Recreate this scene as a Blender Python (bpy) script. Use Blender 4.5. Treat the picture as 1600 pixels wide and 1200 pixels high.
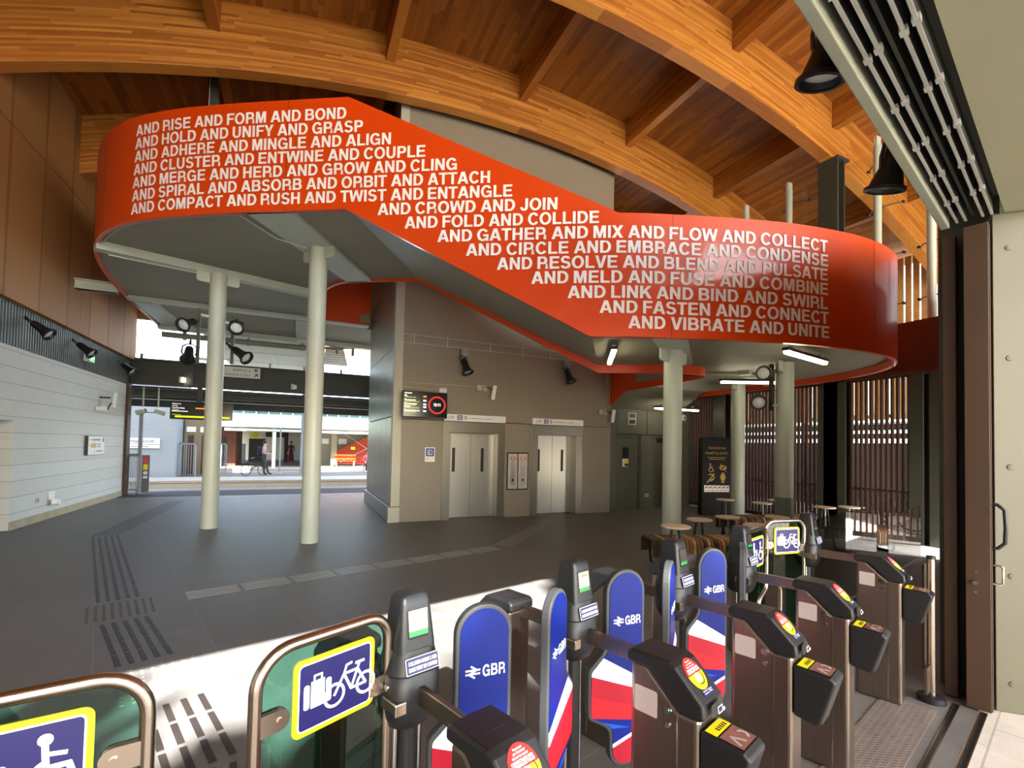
import bpy, bmesh, math, random
from math import sin, cos, pi, radians, sqrt, atan2
from mathutils import Vector, Matrix, Quaternion
for o in list(bpy.data.objects): bpy.data.objects.remove(o)
random.seed(7)
SC = bpy.context.scene
COL = SC.collection
# ------------------------------------------------------------------ camera
f_px, roll, pitch, yaw = 736.07, radians(1.182), radians(1.639), radians(24.463)
F = Vector((sin(yaw)*cos(pitch), cos(yaw)*cos(pitch), sin(pitch)))
R0 = Vector((cos(yaw), -sin(yaw), 0)); U0 = R0.cross(F)
RR = cos(roll)*R0 + sin(roll)*U0; UU = -sin(roll)*R0 + cos(roll)*U0
cd = bpy.data.cameras.new('camera'); cam = bpy.data.objects.new('camera', cd); COL.objects.link(cam)
cam.matrix_world = Matrix(((RR.x, UU.x, -F.x, 0), (RR.y, UU.y, -F.y, 0), (RR.z, UU.z, -F.z, 1.8), (0, 0, 0, 1)))
cd.sensor_width = 36; cd.lens = f_px/1600*36; cd.shift_y = 75.3/1600; cd.clip_start = .05; cd.clip_end = 500
SC.camera = cam
# gate row frame: w along the row of gates, u through the lanes
GA = radians(14.878)
WD = Vector((cos(GA), sin(GA), 0)); UD = Vector((-sin(GA), cos(GA), 0))
def WU(w, u, z=0): return WD*w + UD*u + Vector((0, 0, z))
# ------------------------------------------------------------------ world, sun, exposure
wd = bpy.data.worlds.new('sky'); SC.world = wd; wd.use_nodes = True
nt = wd.node_tree; nt.nodes.clear()
sky = nt.nodes.new('ShaderNodeTexSky'); sky.sky_type = 'NISHITA'; sky.sun_disc = False
SUN = (WD*(-.45) + UD*(-1.29) + Vector((0, 0, 1.0))).normalized()
sky.sun_elevation = math.asin(SUN.z); sky.sun_rotation = atan2(SUN.x, SUN.y)
sky.air_density = 1.0; sky.dust_density = 2.0; sky.ozone_density = 1.0
bg = nt.nodes.new('ShaderNodeBackground'); bg.inputs[1].default_value = 1.2
ow = nt.nodes.new('ShaderNodeOutputWorld')
hz = nt.nodes.new('ShaderNodeMix'); hz.data_type = 'RGBA'; hz.inputs[0].default_value = .55; hz.inputs[7].default_value = (1.2, 1.2, 1.2, 1)   # bright thin haze
nt.links.new(sky.outputs[0], hz.inputs[6]); nt.links.new(hz.outputs[2], bg.inputs[0]); nt.links.new(bg.outputs[0], ow.inputs[0])
sl = bpy.data.lights.new('sun', 'SUN'); sl.energy = 19.0; sl.angle = radians(.55); sl.color = (1, .97, .92)
so = bpy.data.objects.new('sun', sl); COL.objects.link(so); so.rotation_euler = SUN.to_track_quat('Z', 'Y').to_euler()
SC.view_settings.view_transform = 'Standard'; SC.view_settings.look = 'None'
SC.view_settings.exposure = 1.3; SC.view_settings.gamma = 1; SC.view_settings.use_curve_mapping = False

# ------------------------------------------------------------------ helpers
def lin(h):
    if not isinstance(h, str): return tuple(h)+(1,) if len(h) == 3 else h
    v = [int(h[i:i+2], 16)/255 for i in (0, 2, 4)]
    return tuple((x/12.92 if x <= .04045 else ((x+.055)/1.055)**2.4) for x in v)+(1,)
MATS = {}
def newmat(name):
    m = bpy.data.materials.new(name); m.use_nodes = True; MATS[name] = m
    return m, m.node_tree, m.node_tree.nodes['Principled BSDF']
def N(nt, typ, **kw):
    n = nt.nodes.new(typ)
    for k, v in kw.items():
        if k.startswith('i_'):
            key = k[2:]; key = int(key) if key.isdigit() else key.replace('_', ' ')
            n.inputs[key].default_value = v
        else: setattr(n, k, v)
    return n
def mat(name, c, r=.5, m=0., var=.08, scale=6., bump=0., emit=None, es=1., coat=0., stretch=(1, 1, 1), rvar=0.):
    M, nt, b = newmat(name); L = nt.links
    c = lin(c)
    tc = N(nt, 'ShaderNodeTexCoord'); mp = N(nt, 'ShaderNodeMapping'); mp.inputs['Scale'].default_value = stretch
    L.new(tc.outputs['Object'], mp.inputs[0])
    no = N(nt, 'ShaderNodeTexNoise', i_Scale=scale, i_Detail=5.); L.new(mp.outputs[0], no.inputs['Vector'])
    rp = N(nt, 'ShaderNodeValToRGB')
    rp.color_ramp.elements[0].position = .25; rp.color_ramp.elements[1].position = .75
    rp.color_ramp.elements[0].color = tuple(max(0, x*(1-var)) for x in c[:3])+(1,)
    rp.color_ramp.elements[1].color = tuple(min(1, x*(1+var)) for x in c[:3])+(1,)
    L.new(no.outputs[0], rp.inputs[0]); L.new(rp.outputs[0], b.inputs['Base Color'])
    b.inputs['Roughness'].default_value = r; b.inputs['Metallic'].default_value = m
    b.inputs['Coat Weight'].default_value = coat; b.inputs['Coat Roughness'].default_value = .08
    if rvar:
        mr = N(nt, 'ShaderNodeMapRange', i_3=r-rvar, i_4=r+rvar); L.new(no.outputs[0], mr.inputs[0]); L.new(mr.outputs[0], b.inputs['Roughness'])
    if bump:
        bp = N(nt, 'ShaderNodeBump', i_Strength=bump, i_Distance=.01); L.new(no.outputs[0], bp.inputs['Height']); L.new(bp.outputs[0], b.inputs['Normal'])
    if emit: b.inputs['Emission Color'].default_value = lin(emit); b.inputs['Emission Strength'].default_value = es
    return M
def glassmat(name, tint, gloss=.1, rough=.0):
    M, nt, b = newmat(name); L = nt.links; nt.nodes.remove(b)
    out = nt.nodes['Material Output']
    tr = N(nt, 'ShaderNodeBsdfTransparent'); tr.inputs[0].default_value = lin(tint)
    gl = N(nt, 'ShaderNodeBsdfGlossy'); gl.inputs['Roughness'].default_value = rough; gl.inputs[0].default_value = (1, 1, 1, 1)
    fr = N(nt, 'ShaderNodeFresnel', i_IOR=1.45); no = N(nt, 'ShaderNodeTexNoise', i_Scale=.7)
    ml = N(nt, 'ShaderNodeMath', operation='MULTIPLY_ADD'); L.new(no.outputs[0], ml.inputs[0]); ml.inputs[1].default_value = .02
    L.new(fr.outputs[0], ml.inputs[2])
    ge = N(nt, 'ShaderNodeNewGeometry'); fb = N(nt, 'ShaderNodeMath', operation='SUBTRACT'); fb.inputs[0].default_value = 1.; L.new(ge.outputs['Backfacing'], fb.inputs[1])
    m2 = N(nt, 'ShaderNodeMath', operation='MULTIPLY'); L.new(ml.outputs[0], m2.inputs[0]); L.new(fb.outputs[0], m2.inputs[1])   # reflect on the outer faces only
    mx = N(nt, 'ShaderNodeMixShader'); L.new(m2.outputs[0], mx.inputs[0]); L.new(tr.outputs[0], mx.inputs[1]); L.new(gl.outputs[0], mx.inputs[2])
    L.new(mx.outputs[0], out.inputs[0]); return M
def woodmat(name, dark, light, mode='x', lam=.045, length=1.2, xc=4.6, zc=-15.35, rough=.5):
    """laminated / planked timber: boards of thickness lam across, random lengths along the grain"""
    M, nt, b = newmat(name); L = nt.links
    tc = N(nt, 'ShaderNodeTexCoord'); sx = N(nt, 'ShaderNodeSeparateXYZ'); L.new(tc.outputs['Object'], sx.inputs[0])
    def mth(op, a, c=None, d=None):
        n = N(nt, 'ShaderNodeMath', operation=op)
        for i, v in enumerate((a, c, d)):
            if v is None: continue
            if hasattr(v, 'links'): L.new(v, n.inputs[i])
            else: n.inputs[i].default_value = v
        return n.outputs[0]
    X, Y, Z = sx.outputs
    if mode == 'arc':      # ribs: grain follows the arch
        dx = mth('SUBTRACT', X, xc); dz = mth('SUBTRACT', Z, zc)
        across = mth('SQRT', mth('ADD', mth('MULTIPLY', dx, dx), mth('MULTIPLY', dz, dz)))
        along = X; side = Y
    elif mode == 'y': across, along, side = X, Y, Z
    elif mode == 'z': across, along, side = Y, Z, X
    elif mode == 'yz': across, along, side = Z, Y, X
    else: across, along, side = Z, X, Y
    bd = mth('FLOOR', mth('DIVIDE', across, lam))
    sh = N(nt, 'ShaderNodeTexWhiteNoise', noise_dimensions='1D'); L.new(bd, sh.inputs['W'])
    sg = mth('FLOOR', mth('DIVIDE', mth('MULTIPLY_ADD', sh.outputs[0], 3.1, along), length))
    cb = N(nt, 'ShaderNodeCombineXYZ'); L.new(bd, cb.inputs[0]); L.new(sg, cb.inputs[1])
    wn = N(nt, 'ShaderNodeTexWhiteNoise', noise_dimensions='3D'); L.new(cb.outputs[0], wn.inputs['Vector'])
    c2 = N(nt, 'ShaderNodeCombineXYZ'); L.new(mth('MULTIPLY', across, 38.), c2.inputs[0]); L.new(mth('MULTIPLY', along, 1.3), c2.inputs[1]); L.new(mth('MULTIPLY', side, 30.), c2.inputs[2])
    no = N(nt, 'ShaderNodeTexNoise', i_Scale=1.0, i_Detail=6., i_Roughness=.65); L.new(c2.outputs[0], no.inputs['Vector'])
    fac = mth('ADD', mth('MULTIPLY', wn.outputs[0], .62), mth('MULTIPLY', no.outputs[0], .55))
    rp = N(nt, 'ShaderNodeValToRGB'); rp.color_ramp.elements[0].position = .18; rp.color_ramp.elements[1].position = .95
    rp.color_ramp.elements[0].color = lin(dark); rp.color_ramp.elements[1].color = lin(light)
    L.new(fac, rp.inputs[0])
    fr = mth('FRACT', mth('DIVIDE', across, lam)); edge = mth('GREATER_THAN', fr, .93)
    mx = N(nt, 'ShaderNodeMix', data_type='RGBA', blend_type='MULTIPLY'); L.new(mth('MULTIPLY', edge, .45), mx.inputs[0])
    L.new(rp.outputs[0], mx.inputs[6]); mx.inputs[7].default_value = (.25, .2, .16, 1)
    L.new(mx.outputs[2], b.inputs['Base Color']); b.inputs['Roughness'].default_value = rough
    return M
def brickmat(name, c1, c2, mortar, bw, bh, ms=.006, rot=0., rough=.6, vertical=False, var=.05, bump=.0, off=.5):
    M, nt, b = newmat(name); L = nt.links
    tc = N(nt, 'ShaderNodeTexCoord'); mp = N(nt, 'ShaderNodeMapping'); L.new(tc.outputs['Object'], mp.inputs[0])
    if vertical:
        sx = N(nt, 'ShaderNodeSeparateXYZ'); cb = N(nt, 'ShaderNodeCombineXYZ'); L.new(tc.outputs['Object'], sx.inputs[0])
        L.new(sx.outputs[1], cb.inputs[0]); L.new(sx.outputs[2], cb.inputs[1]); L.new(cb.outputs[0], mp.inputs[0])
    mp.inputs['Rotation'].default_value = (0, 0, rot)
    br = N(nt, 'ShaderNodeTexBrick', offset=off); br.inputs['Scale'].default_value = 1
    br.inputs['Brick Width'].default_value = bw; br.inputs['Row Height'].default_value = bh; br.inputs['Mortar Size'].default_value = ms
    br.inputs['Color1'].default_value = lin(c1); br.inputs['Color2'].default_value = lin(c2); br.inputs['Mortar'].default_value = lin(mortar)
    L.new(mp.outputs[0], br.inputs['Vector'])
    no = N(nt, 'ShaderNodeTexNoise', i_Scale=3.5, i_Detail=8., i_Roughness=.7); L.new(mp.outputs[0], no.inputs['Vector'])
    mr = N(nt, 'ShaderNodeMapRange', i_1=.3, i_2=.7, i_3=1-var, i_4=1+var); L.new(no.outputs[0], mr.inputs[0])
    mx = N(nt, 'ShaderNodeMix', data_type='RGBA', blend_type='MULTIPLY'); mx.inputs[0].default_value = 1
    L.new(br.outputs[0], mx.inputs[6]); L.new(mr.outputs[0], mx.inputs[7]); L.new(mx.outputs[2], b.inputs['Base Color'])
    m2 = N(nt, 'ShaderNodeMapRange', i_1=.3, i_2=.7, i_3=rough-.06, i_4=rough+.08); L.new(no.outputs[0], m2.inputs[0]); L.new(m2.outputs[0], b.inputs['Roughness'])
    if bump:
        bp = N(nt, 'ShaderNodeBump', i_Strength=bump, i_Distance=.004); L.new(br.outputs[1], bp.inputs['Height']); bp.invert = True; L.new(bp.outputs[0], b.inputs['Normal'])
    return M

class MB:
    def __init__(s): s.v = []; s.f = []; s.m = []; s.T = None
    def add(s, vs, fs, mi=0):
        n = len(s.v)
        s.v += [tuple(s.T @ Vector(v)) if s.T else tuple(v) for v in vs]
        s.f += [tuple(i+n for i in f) for f in fs]; s.m += [mi]*len(fs); return s
    def box(s, x0, x1, y0, y1, z0, z1, mi=0):
        return s.add([(x0,y0,z0),(x1,y0,z0),(x1,y1,z0),(x0,y1,z0),(x0,y0,z1),(x1,y0,z1),(x1,y1,z1),(x0,y1,z1)],
                     [(3,2,1,0),(4,5,6,7),(0,1,5,4),(1,2,6,5),(2,3,7,6),(3,0,4,7)], mi)
    def ext(s, pts, vec, mi=0):
        """extrude a 3D polygon by vec"""
        n = len(pts); p = [Vector(tuple(q)+(0,)*(3-len(q))) for q in pts]; v = Vector(vec)
        nn = Vector()
        for i in range(n): nn += p[i].cross(p[(i+1) % n])
        if nn.dot(v) > 0: p.reverse()
        return s.add(p+[q+v for q in p], [tuple(range(n)), tuple(range(2*n-1, n-1, -1))]+[(i, i+n, (i+1) % n+n, (i+1) % n) for i in range(n)], mi)
    def poly(s, pts, mi=0): return s.add(pts, [tuple(range(len(pts)))], mi)
    def tube(s, path, r, n=10, closed=False, mi=0):
        P = [Vector(p) for p in path]; m = len(P); rings = []; up = None
        for i in range(m):
            if closed: t = (P[(i+1) % m]-P[i-1])
            else: t = P[min(i+1, m-1)]-P[max(i-1, 0)]
            t.normalize()
            if up is None: up = Vector((0, 0, 1)) if abs(t.z) < .9 else Vector((1, 0, 0))
            a = (up-t*up.dot(t)).normalized(); up = a; c = t.cross(a)
            rr = r[i] if isinstance(r, (list, tuple)) else r
            rings.append([P[i]+a*rr*cos(2*pi*k/n)+c*rr*sin(2*pi*k/n) for k in range(n)])
        vs = [v for q in rings for v in q]; fs = []
        for i in range(m if closed else m-1):
            j = (i+1) % m
            for k in range(n): fs.append((i*n+k, i*n+(k+1) % n, j*n+(k+1) % n, j*n+k))
        if not closed: fs += [tuple(range(n-1, -1, -1)), tuple((m-1)*n+k for k in range(n))]
        return s.add(vs, fs, mi)
    def cyl(s, p0, p1, r0, r1=None, n=20, mi=0): return s.tube([p0, p1], [r0, r0 if r1 is None else r1], n, mi=mi)
    def lathe(s, prof, n=20, mi=0, caps=True):
        """profile (r,z) revolved about local z"""
        vs = [(r*cos(2*pi*k/n), r*sin(2*pi*k/n), z) for r, z in prof for k in range(n)]; m = len(prof)
        fs = [(i*n+k, i*n+(k+1) % n, (i+1)*n+(k+1) % n, (i+1)*n+k) for i in range(m-1) for k in range(n)]
        if caps: fs += [tuple(range(n-1, -1, -1)), tuple((m-1)*n+k for k in range(n))]
        return s.add(vs, fs, mi)
    def build(s, name, mats, parent=None, smooth=0, bevel=0, seg=2):
        me = bpy.data.meshes.new(name); me.from_pydata(s.v, [], s.f); me.update()
        for M in (mats if isinstance(mats, (list, tuple)) else [mats]): me.materials.append(M)
        for p, i in zip(me.polygons, s.m): p.material_index = i
        if smooth: me.shade_smooth(); me.set_sharp_from_angle(angle=radians(smooth))
        o = bpy.data.objects.new(name, me); COL.objects.link(o)
        if parent: o.parent = parent
        if bevel:
            b = o.modifiers.new('bevel', 'BEVEL'); b.width = bevel; b.segments = seg; b.limit_method = 'ANGLE'; b.angle_limit = radians(40)
        return o
def thing(name, label, cat, loc=(0, 0, 0), rz=0., group=None):
    o = bpy.data.objects.new(name, None); COL.objects.link(o); o.empty_display_size = .1
    o.location = loc; o.rotation_euler = (0, 0, rz); return tag(o, label, cat, group)
def tag(o, label, cat, group=None, kind=None):
    o['label'] = label; o['category'] = cat
    if group: o['group'] = group
    if kind: o['kind'] = kind
    return o
SETTING = {'wall_lift_tower': 'wall_centre', 'wall_tower_side': 'wall_inner', 'wall_right_fascia': 'wall_upper_right', 'ceiling_entrance': 'ceiling_front', 'wall_end_added': 'wall_far_added', 'wall_west_shade': 'wall_west_added',
    'forecourt': 'floor_front', 'side_yard': 'floor_right', 'platform_near': 'floor_near', 'track_bed': 'ground', 'platform_middle': 'floor_middle', 'platform_far': 'floor_far', 'platform_middle_wall': 'wall_middle', 'platform_far_wall': 'wall_outer'}
TRIMS = [0]
def struct(o):
    """a piece of the setting: plain setting names, trims numbered in order"""
    n = o.name.split('.')[0]; o['kind'] = 'structure'
    if n in SETTING: o.name = SETTING[n]
    elif n.startswith(('trim_', 'ceiling_rib', 'ceiling_purlin', 'platform_')): TRIMS[0] += 1; o.name = 'trim_%d' % TRIMS[0]
    return o
def tl(o, s): o['label'] = s; return o
# printed small lettering: advance, vertices (thousandths, cap height 730), faces
GLYPH = {
'A':(688,'24 0,289 730,396 730,664 0,567 0,412 434,379 534,333 686,352 686,305 532,273 434,122 0,158 204,158 285,531 285,531 204','0 7 1,7 2 1,7 8 2,8 3 2,0 13 7,13 9 7,9 6 7,9 6 8,6 14 8,14 3 8,5 14 6,13 10 9,13 12 10,12 11 10,4 15 5,15 14 5,0 12 13,12 14 13,12 15 14,15 3 14,0 11 12,4 3 15'),
'B':(655,'86 0,86 730,346 730,472 704,547 634,571 536,555 459,511 410,452 383,452 376,521 352,577 292,600 195,574 96,494 26,354 0,179 82,351 82,473 114,510 196,491 264,438 313,356 331,179 331,179 410,341 410,414 425,464 468,482 534,449 615,344 648,179 648','0 31 1,31 2 1,31 3 2,31 30 3,30 4 3,0 24 31,29 4 30,29 5 4,28 5 29,28 6 5,27 6 28,26 6 27,26 7 6,25 7 26,25 8 7,0 23 24,23 25 24,23 8 25,23 9 8,23 10 9,23 22 10,22 11 10,0 16 23,21 11 22,20 11 21,20 12 11,19 12 20,18 12 19,18 13 12,17 13 18,17 14 13,0 17 16,0 14 17,0 15 14'),
'C':(732,'384 -10,216 36,100 165,58 365,100 564,216 694,384 740,488 724,577 676,643 600,679 500,586 500,559 566,513 615,452 644,384 654,263 620,179 522,148 365,180 207,264 110,384 76,452 86,513 116,559 164,586 230,679 230,643 130,577 54,489 7','5 7 6,5 8 7,4 16 5,16 15 5,15 8 5,15 14 8,14 9 8,13 9 14,4 17 16,12 9 13,12 10 9,11 10 12,3 17 4,3 18 17,2 18 3,2 19 18,24 26 25,24 27 26,2 20 19,1 20 2,23 27 24,23 28 27,22 28 23,1 21 20,21 28 22,1 28 21,1 29 28,0 29 1'),
'D':(721,'314 0,138 0,138 82,308 82,456 116,544 214,573 366,544 517,459 614,317 648,134 648,134 730,323 730,506 686,622 561,662 366,622 170,503 44,179 730,179 0,86 0,86 730','20 11 21,11 18 21,20 10 11,18 12 11,19 12 18,19 9 12,9 13 12,9 8 13,8 14 13,20 9 10,20 2 9,2 19 9,7 14 8,7 15 14,6 15 7,5 15 6,5 16 15,4 16 5,4 17 16,3 17 4,20 1 2,19 3 2,19 17 3,19 0 17,1 19 20,19 0 1'),
'E':(601,'86 0,86 730,535 730,535 648,179 648,179 410,510 410,510 328,179 328,179 82,538 82,538 0','0 4 1,4 2 1,4 3 2,0 5 4,0 8 5,8 6 5,8 7 6,0 9 8,0 10 9,0 11 10'),
'F':(588,'86 0,86 730,530 730,530 648,179 648,179 399,497 399,497 317,179 317,179 0','0 4 1,4 2 1,4 3 2,0 5 4,0 8 5,8 6 5,8 7 6,0 9 8'),
'G':(747,'386 -10,214 36,99 166,58 365,99 564,214 694,380 740,488 723,579 673,645 597,681 500,585 500,556 564,511 613,452 644,381 654,263 621,179 522,148 365,180 208,264 110,386 76,495 102,569 177,595 291,623 286,406 286,406 367,686 367,686 287,647 130,540 27','5 7 6,5 8 7,4 16 5,16 15 5,15 8 5,15 14 8,14 9 8,13 9 14,4 17 16,12 9 13,12 10 9,3 17 4,11 10 12,3 18 17,26 28 27,26 24 28,24 29 28,2 18 3,2 19 18,26 23 24,25 29 24,25 30 29,23 25 26,23 30 25,2 20 19,22 30 23,1 20 2,22 31 30,1 21 20,21 31 22,1 31 21,0 31 1'),
'H':(742,'86 0,86 730,179 730,179 414,563 414,563 730,656 730,656 0,563 0,563 333,179 333,179 0','0 2 1,0 3 2,4 6 5,4 7 6,0 10 3,10 4 3,10 9 4,9 7 4,0 11 10,8 7 9'),
'I':(431,'45 0,45 82,170 82,170 648,45 648,45 730,387 730,387 648,262 648,262 82,387 82,387 0','4 6 5,4 7 6,3 7 4,2 8 3,8 7 3,2 9 8,0 2 1,0 9 2,0 10 9,0 11 10'),
'J':(569,'266 -10,108 47,48 209,48 248,140 248,140 209,174 107,266 72,356 107,390 209,390 730,483 730,483 209,422 47','9 11 10,9 12 11,2 4 3,2 5 4,1 5 2,1 6 5,8 12 9,8 13 12,1 7 6,7 13 8,1 13 7,0 13 1'),
'K':(670,'150 209,150 310,200 375,250 435,304 494,522 730,643 730,332 396,327 396,86 0,86 730,179 730,179 480,178 323,179 277,179 0,534 0,269 372,327 444,644 0','9 11 10,9 12 11,4 6 5,4 18 6,18 7 6,3 18 4,9 1 12,1 13 12,3 17 18,7 19 18,2 17 3,0 7 8,0 19 7,1 17 2,1 13 17,13 16 17,14 16 13,9 0 1,15 16 14,9 19 0,15 19 9,16 19 15'),
'L':(564,'86 0,86 730,179 730,179 82,518 82,518 0','0 2 1,0 3 2,0 4 3,0 5 4'),
'M':(901,'86 0,86 730,218 730,398 268,412 228,429 176,447 120,462 70,441 70,456 119,474 174,491 227,506 268,683 730,815 730,815 0,724 0,724 417,724 469,725 529,726 593,728 656,736 656,714 587,692 521,671 462,654 417,490 0,411 0,244 417,228 461,208 518,185 585,161 656,170 656,172 597,173 533,174 471,175 417,175 0','0 33 1,33 2 1,33 34 2,34 3 2,12 21 13,21 14 13,21 22 14,22 15 14,0 35 33,35 32 33,35 32 34,32 3 34,12 23 21,23 20 21,23 20 22,20 15 22,0 36 35,19 15 20,12 24 23,31 3 32,0 37 36,18 15 19,12 25 24,30 3 31,0 38 37,17 15 18,12 26 25,29 3 30,0 39 38,28 3 29,12 27 26,16 15 17,28 4 3,11 27 12,28 5 4,10 27 11,28 6 5,9 27 10,28 8 6,8 7 6,8 27 9,28 27 8'),
'N':(751,'86 0,86 730,195 730,492 262,521 216,556 153,594 79,581 77,575 155,573 226,572 280,572 730,665 730,665 0,555 0,290 416,255 475,212 547,154 649,171 651,175 551,178 471,179 417,179 0','0 18 1,18 2 1,18 19 2,19 3 2,10 12 11,10 13 12,20 17 19,17 3 19,0 20 18,20 17 18,0 21 20,16 3 17,15 3 16,0 22 21,0 23 22,14 3 15,9 13 10,14 4 3,8 13 9,14 5 4,7 6 8,6 13 8,14 6 5,14 13 6'),
'O':(765,'383 -10,216 36,100 165,58 365,100 564,216 694,383 740,550 694,666 564,707 365,666 165,550 36,383 76,501 109,586 207,617 365,586 523,501 621,383 654,264 621,180 523,148 365,180 207,264 109','5 7 6,4 19 5,19 18 5,18 7 5,18 17 7,17 8 7,16 8 17,4 20 19,3 20 4,16 9 8,15 9 16,3 21 20,2 21 3,2 22 21,14 9 15,14 10 9,2 23 22,13 10 14,1 23 2,13 11 10,1 12 23,12 11 13,1 11 12,0 11 1'),
'P':(638,'86 0,86 730,338 730,477 699,559 617,586 499,559 381,477 297,338 267,157 267,157 348,334 348,426 367,478 421,494 499,478 576,426 629,333 649,179 649,179 0','0 18 1,18 2 1,18 3 2,18 17 3,17 4 3,0 10 18,10 19 18,16 4 17,15 4 16,15 5 4,14 5 15,13 5 14,13 6 5,12 6 13,12 7 6,11 7 12,0 9 10,19 11 10,19 8 11,8 7 11,0 8 9,0 19 8'),
'Q':(765,'352 228,449 228,530 122,551 93,672 -69,575 -69,496 38,475 66,383 -10,216 36,100 165,58 365,100 564,216 694,383 740,550 694,666 564,707 365,666 165,550 36,383 76,501 109,586 207,617 365,586 523,501 621,383 654,264 621,180 523,148 365,180 207,264 109','13 15 14,12 27 13,27 26 13,26 15 13,26 25 15,25 16 15,24 16 25,12 28 27,11 28 12,24 17 16,23 17 24,11 29 28,10 29 11,10 30 29,22 17 23,22 18 17,7 1 0,7 21 1,21 2 1,10 31 30,21 2 22,2 18 22,9 31 10,2 3 18,3 19 18,9 20 31,20 7 21,19 4 3,9 7 20,9 6 7,9 8 6,8 5 6,8 4 19,5 4 8'),
'R':(644,'86 0,86 730,339 730,478 701,560 621,587 505,560 389,478 312,339 284,138 284,138 366,335 366,427 383,479 431,495 505,479 581,427 631,334 649,179 649,179 0,507 0,330 329,435 329,614 0','0 10 1,10 18 1,18 2 1,18 3 2,18 17 3,17 4 3,10 19 18,16 4 17,15 4 16,15 5 4,14 5 15,13 5 14,13 6 5,12 6 13,12 7 6,11 22 12,22 7 12,0 9 10,19 11 10,19 21 11,21 22 11,19 8 21,8 20 21,23 7 22,8 23 7,0 8 9,0 19 8,20 23 8'),
'S':(641,'321 -13,183 13,92 86,55 196,150 196,177 126,239 84,321 71,410 86,473 132,496 200,476 257,425 293,351 319,264 343,124 415,74 535,108 643,197 714,326 740,454 714,541 644,575 542,484 542,434 628,323 658,240 643,185 600,165 539,188 479,243 442,305 421,379 401,447 378,515 341,566 283,586 199,555 91,464 15','18 20 19,17 20 18,17 25 20,25 21 20,17 26 25,24 21 25,24 22 21,16 26 17,16 27 26,23 22 24,16 28 27,16 29 28,15 29 16,15 30 29,15 31 30,15 32 31,14 32 15,14 33 32,14 34 33,13 34 14,13 35 34,12 35 13,11 35 12,11 36 35,10 36 11,9 36 10,9 37 36,2 4 3,2 5 4,8 37 9,2 6 5,8 38 37,7 38 8,1 6 2,1 7 6,1 38 7,1 0 38'),
'T':(644,'46 648,46 730,598 730,598 648,368 648,368 0,276 0,276 648','0 2 1,0 3 2,7 3 0,6 4 7,4 3 7,6 5 4'),
'U':(742,'371 -12,221 22,122 115,86 248,86 730,178 730,178 256,202 162,268 97,371 74,475 97,540 162,563 256,563 730,656 730,656 248,621 115,522 22','3 5 4,3 6 5,12 14 13,12 15 14,3 7 6,11 15 12,2 7 3,11 16 15,2 8 7,10 16 11,1 8 2,10 17 16,1 9 8,9 17 10,1 17 9,0 17 1'),
'V':(688,'292 0,24 730,121 730,276 296,309 197,356 44,337 44,383 198,415 296,566 730,664 730,399 0','0 2 1,0 3 2,8 10 9,8 11 10,0 4 3,7 11 8,6 5 7,5 11 7,0 5 4,0 11 5'),
'W':(985,'222 0,24 730,118 730,234 281,252 209,268 134,283 57,271 57,287 134,303 209,321 281,439 730,545 730,662 281,681 209,698 134,713 57,701 57,716 134,732 209,750 281,866 730,961 730,761 0,654 0,528 463,504 562,482 681,502 681,481 566,456 463,331 0','0 2 1,0 3 2,10 27 11,27 12 11,27 28 12,28 13 12,20 22 21,20 23 22,10 29 27,29 26 27,29 26 28,26 13 28,10 30 29,25 13 26,10 31 30,24 13 25,0 4 3,9 31 10,24 14 13,19 23 20,0 5 4,8 31 9,24 15 14,18 23 19,0 7 5,7 6 5,7 31 8,24 17 15,17 16 15,17 23 18,0 31 7,24 23 17'),
'X':(681,'26 0,312 408,312 339,42 730,149 730,255 575,293 518,321 472,349 419,333 419,362 472,390 518,428 575,536 730,640 730,371 343,371 412,654 0,548 0,419 186,385 237,358 280,331 332,351 332,323 282,296 238,261 186,131 0','2 4 3,2 5 4,12 14 13,12 15 14,2 6 5,11 15 12,2 1 6,1 7 6,10 16 11,16 15 11,1 9 7,9 8 7,9 16 10,1 16 9,1 17 16,0 22 1,22 23 1,23 17 1,0 24 22,24 21 22,24 21 23,21 17 23,0 25 24,20 17 21,0 26 25,19 17 20,0 27 26,18 17 19'),
'Y':(677,'292 0,292 299,24 730,131 730,276 494,319 419,358 331,321 331,360 420,402 494,547 730,653 730,385 299,385 0','1 3 2,1 4 3,9 11 10,9 12 11,1 5 4,8 12 9,7 6 8,6 12 8,1 6 5,1 12 6,0 12 1,0 13 12'),
'Z':(629,'60 0,60 67,392 553,439 618,489 682,499 652,410 649,320 648,58 648,58 730,569 730,569 662,242 185,192 116,140 48,129 78,218 81,307 82,573 82,573 0','8 10 9,8 4 10,4 11 10,8 6 4,6 3 4,5 11 4,5 12 11,6 3 5,3 12 5,8 7 6,2 12 3,1 12 2,1 13 12,1 15 13,15 14 13,16 18 17,16 19 18,15 19 16,1 19 15,0 19 1'),
'0':(650,'325 -10,186 35,99 163,69 365,99 567,187 695,325 740,463 695,551 567,582 365,551 163,464 35,325 71,416 106,474 206,493 365,474 524,416 624,325 659,234 624,177 524,157 365,177 206,234 106','5 7 6,4 19 5,19 18 5,18 7 5,18 17 7,17 8 7,4 20 19,16 8 17,3 20 4,16 9 8,3 21 20,15 9 16,2 21 3,2 22 21,14 9 15,14 10 9,2 23 22,13 10 14,1 23 2,13 11 10,1 12 23,12 11 13,1 11 12,0 11 1'),
'1':(650,'110 0,110 78,561 78,561 0,396 730,396 0,305 0,305 643,300 643,123 513,123 612,285 730','10 4 11,10 8 4,8 7 4,7 5 4,10 9 8,6 5 7,0 2 1,0 3 2'),
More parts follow.
